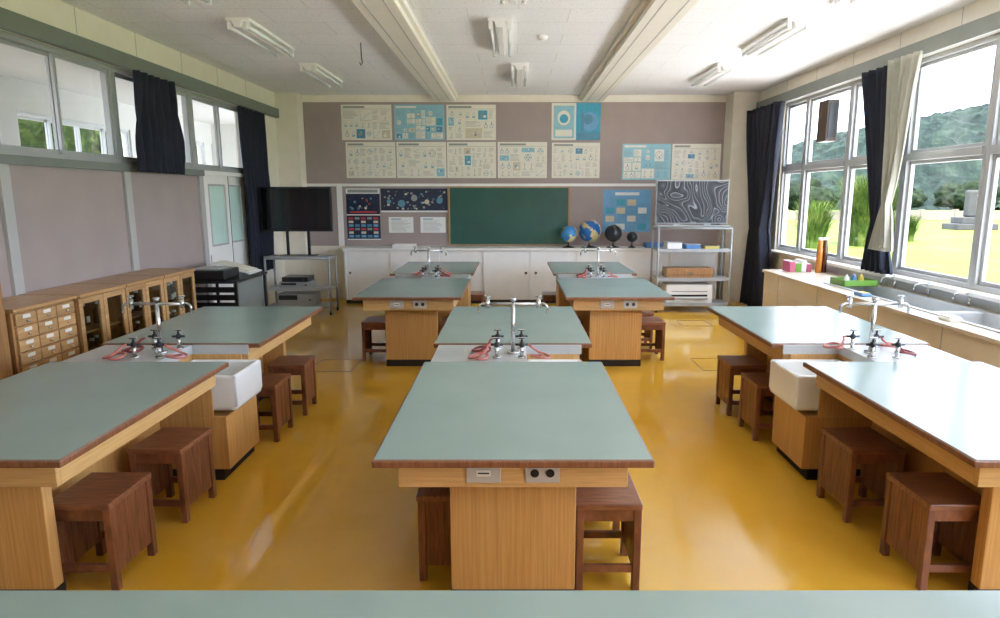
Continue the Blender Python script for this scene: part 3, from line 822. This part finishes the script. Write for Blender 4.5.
# ------------------------------------------------------------------ TV trolleys
def trolley(name, label, x0, x1, y0, y1, ztop, shelves, cat='trolley'):
    e = thing(name, label, cat, ((x0+x1)/2, (y0+y1)/2, 0))
    r = 0.016
    b = MB()
    for x in (x0+r, x1-r):
        for y in (y0+r, y1-r):
            b.cyl((x, y, 0.07), (x, y, ztop), r, 'trol', 12)
    for y in (y0+r, y1-r): b.cyl((x0+r, y, ztop-.02), (x1-r, y, ztop-.02), r*.9, 'trol', 12)
    for x in (x0+r, x1-r): b.cyl((x, y0+r, ztop-.02), (x, y1-r, ztop-.02), r*.9, 'trol', 12)
    at(b, 'frame', e)
    for z in shelves:
        b = MB(); b.bx(x0+.005, x1-.005, y0+.005, y1-.005, z, z+0.02, 'trol', .003); b.bx(x0+.005, x1-.005, y0+.004, y0+.012, z-.02, z+.03, 'trol', .002); at(b, 'shelf', e)
    for x in (x0+r, x1-r):
        for y in (y0+r, y1-r):
            b = MB(); b.cyl((x-.012, y, .035), (x+.012, y, .035), .035, 'black', 16); b.bx(x-.018, x+.018, y-.018, y+.018, .05, .08, 'trol'); at(b, 'caster', e)
    return e
trolley('media_trolley', 'grey metal trolley carrying the television', -3.62, -2.66, 9.4, 9.8, 0.86, [0.12, 0.38, 0.84])
e = thing('television', 'flat black television switched off on a grey trolley', 'television', (-3.145, 9.55, 0.86))
b = MB(); b.bx(-3.66, -2.63, 9.52, 9.58, 1.22, 1.86, 'black', .006); at(b, 'casing', e)
b = MB(); b.bx(-3.635, -2.655, 9.517, 9.5205, 1.25, 1.835, 'screen'); at(b, 'screen', e)
b = MB()
for x in (-3.3, -2.99): b.bx(x-.02, x+.02, 9.54, 9.57, .86, 1.24, 'black', .004)
b.bx(-3.4, -2.89, 9.45, 9.68, .86, .875, 'black', .004); at(b, 'stand', e)
def player(x0, x1, y0, y1, z0, z1, m, label):
    e = thing('media_player', label, 'electronics', ((x0+x1)/2, (y0+y1)/2, z0))
    b = MB(); b.bx(x0, x1, y0, y1, z0, z1, m, .004); at(b, 'casing', e)
    b = MB(); b.bx(x0+.03, x0+(x1-x0)*.55, y0-.003, y0+.002, z0+(z1-z0)*.5, z1-.015, 'black'); b.cyl((x1-.06, y0, (z0+z1)/2), (x1-.06, y0-.01, (z0+z1)/2), .014, 'chrome', 14); at(b, 'front_panel', e)
player(-3.42, -2.97, 9.43, 9.75, .40, .49, 'trol', 'silver media player on the trolley shelf')
player(-3.38, -3.0, 9.43, 9.75, .49, .56, 'black', 'black media player stacked on the shelf')
player(-3.47, -2.92, 9.43, 9.76, .14, .31, 'trol', 'grey amplifier on the bottom shelf')

trolley('media_trolley', 'grey metal trolley carrying the large monitor', 2.13, 3.24, 9.6, 10.05, 1.28, [0.12, 0.5, 0.93])
e = thing('monitor', 'large flat monitor with marbled grey screen', 'monitor', (2.67, 9.8, 1.28))
b = MB(); b.bx(2.12, 3.2, 9.78, 9.84, 1.32, 1.96, 'trol', .006); at(b, 'casing', e)
b = MB(); b.bx(2.135, 3.185, 9.776, 9.7805, 1.335, 1.945, 'marble'); at(b, 'screen', e)
b = MB()
b.bx(2.13, 3.24, 9.72, 9.92, 1.28, 1.3, 'trol', .003); b.bx(2.4, 2.5, 9.78, 9.84, 1.3, 1.33, 'trol'); b.bx(2.85, 2.95, 9.78, 9.84, 1.3, 1.33, 'trol'); at(b, 'stand', e)
b = MB(); b.bx(2.3, 3.0, 9.68, 9.98, .52, .66, 'cabw', .006); b.bx(2.31, 2.99, 9.675, 9.682, .56, .565, 'kick'); b.bx(2.6, 2.7, 9.67, 9.68, .58, .6, 'chrome')
tag(b.obj('wooden_box'), 'flat brown wooden box on the trolley shelf', 'box')
e = thing('printer', 'white office printer on the trolley bottom shelf', 'printer', (2.65, 9.8, .14))
b = MB(); b.bx(2.3, 3.0, 9.66, 9.98, .14, .42, 'white', .02); at(b, 'casing', e)
b = MB(); b.bx(2.38, 2.92, 9.62, 9.66, .2, .22, 'trol', .003); b.bx(2.38, 2.92, 9.652, 9.661, .24, .27, 'black'); b.bx(2.38, 2.92, 9.652, 9.661, .31, .325, 'trol'); at(b, 'paper_tray', e)
for i, (m, h) in enumerate((('white', .1), ('bluep', .07), ('yellow', .05))):
    b = MB(); b.bx(2.3+.28*i, 2.52+.28*i, 9.7, 9.95, .95, .95+h, m, .01); b.bx(2.295+.28*i, 2.525+.28*i, 9.695, 9.955, .95+h-.015, .95+h, 'trol', .003)
    tag(b.obj('storage_box'), 'small lidded plastic box', 'box')

# ------------------------------------------------------------------ left side furniture
FX = -3.3
def drawers(y0, y1, z1):
    e = thing('drawer_chest', 'brown wooden card drawer chest with white labels and knobs', 'chest of drawers', ((XL+.05+FX)/2, (y0+y1)/2, 0))
    xa = XL+.04
    b = MB()
    b.bx(xa, FX-.02, y0, y1, .06, z1-.025, 'cabw', .003); b.bx(xa, FX-.05, y0+.02, y1-.02, 0, .06, 'kick')
    b.bx(xa, FX+.01, y0-.01, y1+.01, z1-.025, z1, 'cabt', .004); at(b, 'body', e)
    nc, nr = 3, 10; ch_ = (z1-.025-.08)/nr; cw_ = (y1-y0-.03)/nc
    for i in range(nc):
        for j in range(nr):
            ya = y0+.015+i*cw_; za = .07+j*ch_
            b = MB(); b.bx(FX-.02, FX, ya+.005, ya+cw_-.005, za+.005, za+ch_-.005, 'cabt', .003)
            b.bx(FX-.0005, FX+.003, ya+cw_/2-.035, ya+cw_/2+.035, za+ch_*.55, za+ch_*.82, 'cardp')
            d = at(b, 'drawer', e)
            b = MB(); b.cyl((FX, ya+cw_/2, za+ch_*.32), (FX+.01, ya+cw_/2, za+ch_*.32), .005, 'chrome', 8); b.sph((FX+.013, ya+cw_/2, za+ch_*.32), .009, 'chrome', 10)
            k_ = b.obj('knob', d); k_.location = k_.location - e.location - d.location
drawers(4.22, 4.84, 1.0)
GG = 'low wooden glass door cabinets along the panelled wall'
def glasscab():
    w = 0.6; xa, xb = -0.24, 0.2
    e = thing('glass_cabinet', 'low brown wooden cabinet with two glazed doors', 'cabinet', (0, 0, 0), 0, GG)
    b = MB()
    b.bx(xa, xb, -w/2, -w/2+.02, .06, .97, 'cabw', .002); b.bx(xa, xb, w/2-.02, w/2, .06, .97, 'cabw', .002)
    b.bx(xa, xa+.015, -w/2+.02, w/2-.02, .06, .97, 'cabw'); b.bx(xa+.015, xb, -w/2+.02, w/2-.02, .06, .09, 'cabw')
    b.bx(xa, xb-.03, -w/2+.02, w/2-.02, 0, .06, 'kick'); b.bx(xa, xb+.035, -w/2, w/2, .97, 1.0, 'cabt', .004)
    child(b, 'body', e)
    for z in (.38, .67):
        b = MB(); b.bx(xa+.02, xb-.03, -w/2+.02, w/2-.02, z, z+.015, 'cabw'); child(b, 'shelf', e)
    for s in (-1, 1):
        y0, y1 = sorted((s*.003, s*(w/2-.002)))
        b = MB(); f = .045
        b.bx(xb, xb+.022, y0, y0+f, .07, .965, 'cabt', .003); b.bx(xb, xb+.022, y1-f, y1, .07, .965, 'cabt', .003)
        b.bx(xb, xb+.022, y0+f, y1-f, .07, .07+f, 'cabt', .003); b.bx(xb, xb+.022, y0+f, y1-f, .965-f, .965, 'cabt', .003)
        b.bx(xb+.009, xb+.012, y0+f, y1-f, .07+f, .965-f, 'cabglass')
        d = child(b, 'door', e)
        b = MB(); b.sph((xb+.032, s*.03, .52), .012, 'chrome', 12); k_ = b.obj('knob', d); k_.location = k_.location-d.location
    return e
g = glasscab(); g.location = (-3.52, 5.17, 0)
dup(g, (-3.52, 5.78, 0)); dup(g, (-3.52, 6.39, 0))
bt = None
for cy in (5.17, 5.78, 6.39):
    for z in (.396, .686):
        for q in range(4):
            x = -3.48+random.uniform(-.04, .04); y = cy-.2+q*.13
            if bt is None:
                bt = thing('reagent_bottle', 'brown glass reagent bottle on a cabinet shelf', 'bottle', (x, y, z), 0, 'reagent bottles in the cabinets')
                b = MB(); b.lathe([(0, 0), (.035, 0), (.038, .01), (.038, .11), (.015, .14), (.015, .165), (0, .165)], (0, 0, 0), 'brownb', 16); b.bx(.03, .0395, -.02, .02, .03, .08, 'cardp'); child(b, 'body', bt)
                b = MB(); b.cyl((0, 0, .165), (0, 0, .185), .018, 'white', 14); child(b, 'cap', bt)
            else: dup(bt, (x, y, z))
e = thing('wooden_cupboard', 'brown wooden cupboard with two plain doors', 'cabinet', (-3.5, 3.7, 0))
b = MB(); b.bx(XL+.04, FX-.02, 3.3, 4.16, .06, 1.2, 'cabw', .003); b.bx(XL+.04, FX-.05, 3.32, 4.14, 0, .06, 'kick'); at(b, 'body', e)
for (a, c) in ((3.305, 3.728), (3.732, 4.155)):
    b = MB(); b.bx(FX-.02, FX, a, c, .07, 1.19, 'cabw', .003); b.bx(FX, FX+.015, (a+c)/2-.04, (a+c)/2+.04, .65, .665, 'chrome'); at(b, 'door', e)
e = thing('equipment_rack', 'dark grey metal rack table beside the wooden cabinets', 'table', (-3.3, 7.35, 0))
b = MB(); b.bx(-3.62, -2.98, 6.95, 7.85, .8, .83, 'black', .004); at(b, 'top', e)
b = MB(); b.bx(-3.6, -3.0, 6.98, 7.82, .3, .32, 'black', .003); at(b, 'shelf', e)
for x in (-3.58, -3.0):
    for y in (6.98, 7.8):
        b = MB(); b.bx(x-.015, x+.015, y-.015, y+.015, 0, .8, 'black', .003); at(b, 'leg', e)
b = MB(); b.bx(-3.04, -3.02, 7.0, 7.78, .33, .79, 'greyrail', .002); at(b, 'side_panel', e, 'grey metal side panel')
b = MB()
for i in range(5): b.bx(-3.57, -3.01, 6.975, 6.99, .36+i*.085, .42+i*.085, 'black', .003)
at(b, 'front_panel', e, 'slatted black front panel')
e = thing('printer', 'black printer with pale paper tray', 'printer', (-3.35, 7.15, .83))
b = MB(); b.bx(-3.6, -3.12, 6.98, 7.38, .83, .94, 'black', .015); at(b, 'casing', e)
b = MB(); b.bx(-3.5, -3.2, 7.02, 7.34, .94, .95, 'trol', .003); at(b, 'lid', e)
e = thing('paper_tray_rack', 'white wire tray holding loose paper sheets', 'tray', (-3.25, 7.6, .83))
R = Matrix.Rotation(math.radians(14), 4, 'Y')
b = MB(); b.bx(-3.5, -3.02, 7.45, 7.8, .9, .915, 'white', .003, R); b.bx(-3.45, -3.4, 7.47, 7.78, .83, .95, 'trol'); b.bx(-3.1, -3.06, 7.47, 7.78, .83, .86, 'trol'); at(b, 'tray', e)
b = MB(); b.bx(-3.46, -3.06, 7.48, 7.77, .921, .928, 'cardp', 0, R); at(b, 'paper', e)

# ------------------------------------------------------------------ wash counter
X0 = 3.14; CZ = .82; YA, YB = 1.2, 8.15
e = thing('wash_counter', 'long wash counter with stainless trough and wood-tone top', 'counter', (3.5, 4.7, 0))
b = MB(); b.bx(X0+.03, XR-.002, YA, YB, .06, CZ-.24, 'counterf', .003); b.bx(X0+.03, X0+.06, YA, YB, CZ-.24, CZ-.03, 'counterf'); b.bx(X0+.06, XR-.002, YB-.03, YB, CZ-.24, CZ-.03, 'counterf')
for i in range(7):
    y = YA+.5+i
    b.bx(X0+.0265, X0+.031, y-.003, y+.003, .06, CZ-.03, 'post')
at(b, 'body', e)
b = MB(); b.bx(X0+.07, XR-.002, YA, YB-.02, 0, .06, 'kick'); at(b, 'kick_board', e)
TY0, TY1, TX0, TX1 = 1.6, 6.85, 3.32, 3.74
b = MB(); b.bx(X0, TX0, YA, YB, CZ-.03, CZ, 'counter', .004); b.bx(TX1, XR-.002, YA, YB, CZ-.03, CZ, 'counter', .004)
b.bx(TX0, TX1, YA, TY0, CZ-.03, CZ, 'counter', .004); b.bx(TX0, TX1, TY1, YB, CZ-.03, CZ, 'counter', .004)
at(b, 'countertop', e)
TD = .11
b = MB()
b.bx(TX0-.02, TX0+.01, TY0, TY1, CZ-TD, CZ+.012, 'steel', .003); b.bx(TX1-.01, TX1+.03, TY0, TY1, CZ-TD, CZ+.012, 'steel', .003)
b.bx(TX0+.01, TX1-.01, TY0, TY0+.02, CZ-TD, CZ+.01, 'steel', .003); b.bx(TX0+.01, TX1-.01, TY1-.02, TY1, CZ-TD, CZ+.012, 'steel', .003)
b.bx(TX0+.01, TX1-.01, TY0, TY1, CZ-TD-.01, CZ-TD, 'steel')
for y in (3.35, 5.1): b.bx(TX0+.01, TX1-.01, y-.04, y+.04, CZ-TD, CZ+.006, 'steel', .003)
at(b, 'trough', e)
for k in range(9):
    y = 2.1+k*.54
    b = MB(); x = 3.80
    b.cyl((x, y, CZ), (x, y, CZ+.09), .012, 'chrome', 12); b.sph((x, y, CZ+.1), .017, 'chrome', 12); b.cyl((x, y, CZ+.115), (x, y, CZ+.14), .016, 'bluep' if k % 2 else 'chrome', 12)
    b.tube([(x, y, CZ+.1), (x-.04, y, CZ+.125), (x-.09, y, CZ+.13), (x-.13, y, CZ+.11), (x-.14, y, CZ+.07)], .008, 'chrome', 8)
    at(b, 'tap', e, 'chrome wash tap')
b = MB(); b.bx(XR-.012, XR-.001, YA, YB, CZ, SR-.036, 'splash')
o = at(b, 'splashback', e, 'pale grey splashback')
boxthing('plastic_tub', 'light green plastic tub at the trough edge', 'tub', 3.34, 3.68, 6.5, 6.8, CZ+.013, CZ+.075, 'green')
for i, m in enumerate(('pwhite', 'bluep', 'yellow')):
    b = MB(); b.lathe([(0, 0), (.024, 0), (.026, .008), (.026, .07), (.012, .085), (.012, .1), (0, .1)], (3.41+i*.09, 6.6+.03*i, CZ+.021), m, 14)
    tag(b.obj('detergent_bottle'), 'small plastic detergent bottle in the green tub', 'bottle', 'small bottles in the tub')
for i, (m, w_, h) in enumerate((('pink', .07, .13), ('green', .07, .11), ('pwhite', .06, .14), ('pink', .05, .1))):
    x = 3.36+i*.072
    b = MB(); b.bx(x, x+w_, 7.86, 8.08, CZ+.001, CZ+h, m, .006); b.bx(x+.006, x+w_-.006, 7.864, 8.076, CZ+h-.002, CZ+h+.001, 'pwhite')
    tag(b.obj('plastic_basket'), 'small coloured plastic basket on the counter', 'basket', 'coloured baskets on the counter')
for (x, y, m, l) in ((3.68, 7.8, 'amber', 'tall amber glass bottle on the counter'), (3.76, 7.84, 'brownb', 'tall dark brown bottle on the counter')):
    e = thing('bottle', l, 'bottle', (x, y, CZ))
    b = MB(); b.lathe([(0, 0), (.03, 0), (.034, .01), (.034, .28), (.024, .34), (.024, .39), (0, .39)], (0, 0, 0), m, 20); child(b, 'body', e)
    b = MB(); b.cyl((0, 0, .39), (0, 0, .42), .026, 'white', 14); child(b, 'cap', e)
for (x, y, m) in ((3.2, 5.9, 'bluep'), (3.22, 4.7, 'white')):
    b = MB(); b.bx(x, x+.1, y, y+.15, CZ, CZ+.025, m, .01); b.bx(x+.01, x+.09, y+.01, y+.14, CZ+.025, CZ+.035, 'yellow', .004); tag(b.obj('sponge_dish'), 'small dish with a sponge on the counter edge', 'dish')
e = thing('wall_speaker', 'dark brown wooden wall speaker beside the window', 'speaker', (XR-.14, 8.1, 2.38))
b = MB(); b.bx(XR-.15, XR-.01, 8.0, 8.24, 2.38, 2.86, 'spk', .006); at(b, 'cabinet', e)
b = MB(); b.bx(XR-.13, XR-.03, 7.992, 8.002, 2.42, 2.82, 'black', .003); at(b, 'grille', e)

# ------------------------------------------------------------------ ceiling lights
GL = 'fluorescent ceiling light fixtures'
def fixture():
    e = thing('ceiling_light', 'white fluorescent ceiling fixture with two bare tubes', 'ceiling light', (0, 0, 0), 0, GL)
    b = MB()
    L = .63
    b.bx(-.11, .11, -L, L, -.03, 0, 'white', .004)
    prof = [(-.05, -.03), (-.028, -.085), (.028, -.085), (.05, -.03)]
    b.poly([(p[0], -L, p[1]) for p in prof], 'white')
    b.poly([(p[0], L, p[1]) for p in reversed(prof)], 'white')
    for k in range(3):
        a, c = prof[k], prof[k+1]
        b.poly([(a[0], -L, a[1]), (c[0], -L, c[1]), (c[0], L, c[1]), (a[0], L, a[1])], 'white')
    child(b, 'housing', e)
    for s in (-1, 1):
        b = MB(); b.cyl((s*.085, -L+.04, -.075), (s*.085, L-.04, -.075), .0155, 'tube', 14)
        child(b, 'tube', e, 'white fluorescent tube')
        for t in (-1, 1):
            b = MB(); y0, y1 = sorted((t*(L-.045), t*(L-.015))); b.bx(s*.085-.018, s*.085+.018, y0, y1, -.1, -.02, 'white', .004); child(b, 'lamp_holder', e)
    return e
fx = None
for x in (-2.52, 0.0, 2.62):
    for y in (2.95, 4.95, 6.93, 9.0):
        xx = x + (0.08 if (x == 0 and y > 8) else (-0.12 if x == 0 and y > 6 else 0))
        if fx is None: fx = fixture(); fx.location = (xx, y, CH)
        else: dup(fx, (xx, y, CH))
b = MB(); b.lathe([(0, 0), (.055, 0), (.055, -.02), (.035, -.04), (0, -.045)], (0.3, 7.0, CH), 'white'); tag(b.obj('smoke_detector'), 'round white smoke detector on the ceiling', 'smoke detector')
b = MB(); b.tube([(-1.62, 7.3, CH), (-1.62, 7.3, CH-.13), (-1.61, 7.3, CH-.2), (-1.625, 7.3, CH-.23), (-1.64, 7.3, CH-.2)], .005, 'black'); tag(b.obj('ceiling_hook'), 'thin black metal hook hanging from the ceiling', 'hook')

# ------------------------------------------------------------------ outdoors
b = MB(); b.bx(11, 260, -60, 300, -0.6, -0.45, 'grass'); struct(b.obj('ground_lawn'))
b = MB(); b.bx(4.05, 11, -60, 300, -0.6, -0.45, 'bounce_pave'); struct(b.obj('ground_bounce_strip'))  # unseen pale strip, added to reflect sunlight up to the ceiling
b = MB(); b.bx(-120, -6.5, -60, 160, -0.6, -0.45, 'conc'); struct(b.obj('ground_courtyard'))
def hillmesh(x0, x1, y0, y1, hfun, label, m='hill'):
    b = MB(); i = b.mi(m); nx, ny = 220, 90; g = []
    for a in range(nx+1):
        row = []
        for c in range(ny+1):
            x = x0+(x1-x0)*a/nx; y = y0+(y1-y0)*c/ny
            z = hfun(a/nx, c/ny) + 1.8*noise.noise(Vector((x*.1, y*.1, 0)))*min(1, c/ny*8) + 1.0*noise.noise(Vector((x*.5, y*.5, 3)))+.6*noise.noise(Vector((x*1.1, y*1.1, 5)))
            row.append(b.bm.verts.new((x, y, z)))
        g.append(row)
    for a in range(nx):
        for c in range(ny):
            f = b.bm.faces.new((g[a][c], g[a+1][c], g[a+1][c+1], g[a][c+1])); f.material_index = i
    o = b.obj('forest_hill'); tag(o, label, 'hill'); o['kind'] = 'stuff'; return o
hillmesh(30, 210, 95, 190, lambda u, v: -0.8+(8+15*min(1, max(0, (u-.05)/.4)))*math.sin(min(1, v*2.2)*math.pi/2), 'distant forested hill beyond the lawn')
def shrub(name, label, x, y, r, h, m, cat='shrub', group=None, trunk=0, sub=5):
    b = MB(); i = b.mi(m)
    for q in range(6):
        a = q*1.256+x
        cx, cy = x+math.cos(a)*r*.5*(q > 0), y+math.sin(a)*r*.5*(q > 0)
        hh = h*(.5 if q == 0 else random.uniform(.32, .45))
        C = Vector((cx, cy, -0.45+trunk+hh))
        rr = bmesh.ops.create_icosphere(b.bm, subdivisions=sub, radius=1, matrix=Matrix.Translation(C) @ Matrix.Diagonal((r*.62, r*.62, hh, 1)))
        for v in rr['verts']:
            p = v.co.copy()
            v.co += (p-C)*(noise.noise(p*1.6/r)*.4+noise.noise(p*5/r)*.22+noise.noise(p*14/r)*.16)
        for f in set(f for v in rr['verts'] for f in v.link_faces): f.material_index = i; f.smooth = True
    if trunk: b.cyl((x, y, -.45), (x, y, -.45+trunk+h*.4), r*.1, 'trunk', 10)
    tag(b.obj(name), label, cat, group)
def grass_clump(x, y, r, h, n, seed, label):
    b = MB(); i = b.mi('blade'); rd = random.Random(seed)
    for _ in range(n):
        a = rd.uniform(0, 6.283); q = rd.random()**.6*r*.45
        bx, by = x+math.cos(a)*q, y+math.sin(a)*q
        a2 = a+rd.uniform(-.6, .6); L = h*rd.uniform(.45, 1.0); lean = rd.uniform(.15, .75)*r
        wd = rd.uniform(.02, .04); pv = None
        px, py = -math.sin(a2)*wd, math.cos(a2)*wd
        for s in range(6):
            t = s/5
            cx = bx+math.cos(a2)*lean*t*t; cy = by+math.sin(a2)*lean*t*t; cz = -.45+L*(t-.22*t*t*t)
            k_ = (1-t*.9)
            v1 = b.bm.verts.new((cx-px*k_, cy-py*k_, cz)); v2 = b.bm.verts.new((cx+px*k_, cy+py*k_, cz))
            if pv: f = b.bm.faces.new((pv[0], pv[1], v2, v1)); f.material_index = i
            pv = (v1, v2)
    tag(b.obj('tall_grass'), label, 'grass', 'tall grass clumps on the lawn')
grass_clump(15.4, 28.5, 1.6, 4.0, 2400, 1, 'tall yellow-green clump of grassy plants outside')
grass_clump(12.6, 27.4, 1.0, 2.6, 1200, 2, 'tall yellow-green clump of grassy plants outside')
grass_clump(18.8, 31.5, 1.0, 1.7, 900, 3, 'lower clump of grassy plants on the lawn')
for i in range(8):
    shrub('tree', 'dark green tree along the far edge of the lawn', 27+i*9, 82-i*1.4+random.uniform(-1, 1), 3.0, random.uniform(2.6, 4.2), 'leafd', 'tree', 'trees along the far edge of the lawn', trunk=.6, sub=4)
for i in range(5):
    shrub('tree', 'green tree beyond the corridor windows', -14-random.uniform(0, 2), 4+i*7.5, 2.8, 8.5, 'leaf', 'tree', 'trees outside the corridor', trunk=.6, sub=5)
e = thing('stone_monument', 'dark grey upright stone monument on a stepped base', 'monument', (29.3, 42, -.45))
b = MB(); b.bx(-1.3, 1.3, -.8, .8, 0, .4, 'stone', .05); b.bx(-.9, .9, -.6, .6, .4, .8, 'stone', .05); child(b, 'base', e)
b = MB(); b.bx(-.4, .4, -.25, .25, .8, 2.5, 'stone', .12); child(b, 'slab', e)
b = MB(); b.bx(24, 70, 58, 58.3, -.45, .35, 'conc', .02)
for i in range(15): b.bx(24+i*3, 24.3+i*3, 57.9, 58.4, -.45, .5, 'conc')
tag(b.obj('boundary_wall'), 'low concrete boundary wall behind the lawn', 'wall')

# ------------------------------------------------------------------ world and sun
w = bpy.data.worlds.new('sky'); SC.world = w; w.use_nodes = True
nt = w.node_tree; bg = nt.nodes['Background']
tc = nt.nodes.new('ShaderNodeTexCoord'); sp = nt.nodes.new('ShaderNodeSeparateXYZ'); rp = nt.nodes.new('ShaderNodeValToRGB')
nt.links.new(tc.outputs['Generated'], sp.inputs[0]); nt.links.new(sp.outputs['Z'], rp.inputs['Fac'])
rp.color_ramp.elements[0].position = 0.0; rp.color_ramp.elements[0].color = (.74, .82, .92, 1)
rp.color_ramp.elements[1].position = 0.5; rp.color_ramp.elements[1].color = (.66, .77, .95, 1)
el = rp.color_ramp.elements.new(.16); el.color = (.56, .72, .94, 1)
nt.links.new(rp.outputs['Color'], bg.inputs['Color']); bg.inputs['Strength'].default_value = 5.0
sd = bpy.data.lights.new('sun', 'SUN'); sd.energy = 14; sd.angle = math.radians(2); sd.color = (1, .95, .88)
so = bpy.data.objects.new('sun', sd); COL.objects.link(so)
so.rotation_euler = Vector((.12, .5, -.9)).to_track_quat('-Z', 'Y').to_euler()
def portal(x, y, z, sy, sz, sgn):
    ld = bpy.data.lights.new('portal', 'AREA'); ld.shape = 'RECTANGLE'; ld.size = sz; ld.size_y = sy
    ld.cycles.is_portal = True
    o = bpy.data.objects.new('portal', ld); COL.objects.link(o)
    o.location = (x, y, z); o.rotation_euler = (0, math.radians(90*sgn), 0)
portal(XR+.2, (RY0+RY1)/2, (SR+HR)/2, RY1-RY0, HR-SR, 1)
portal(CX-.2, 5.5, 1.95, 16, 2.1, -1)

# ------------------------------------------------------------------ camera
cd = bpy.data.cameras.new('camera'); cam = bpy.data.objects.new('camera', cd); COL.objects.link(cam)
cam.location = (0, 0, 1.744)
cam.rotation_euler = (math.radians(90-9.95), 0, 0)
cd.sensor_width = 36; cd.lens = 36*650/1000; cd.shift_x = -0.013
cd.clip_end = 600; cd.clip_start = .05
SC.camera = cam
vs = SC.view_settings
vs.view_transform = 'Standard'
vs.exposure = 1.15
vs.use_curve_mapping = True
cm = vs.curve_mapping
cm.white_level = (11.9, 12.1, 12.0)
c = cm.curves[3]
c.points[0].location = (0, 0); c.points[1].location = (1, 1)
for (px, py) in ((0.0083, 0.12), (0.021, 0.28), (0.042, 0.46), (0.083, 0.64), (0.2, 0.82), (0.45, .93)):
    c.points.new(px, py)
cm.update()
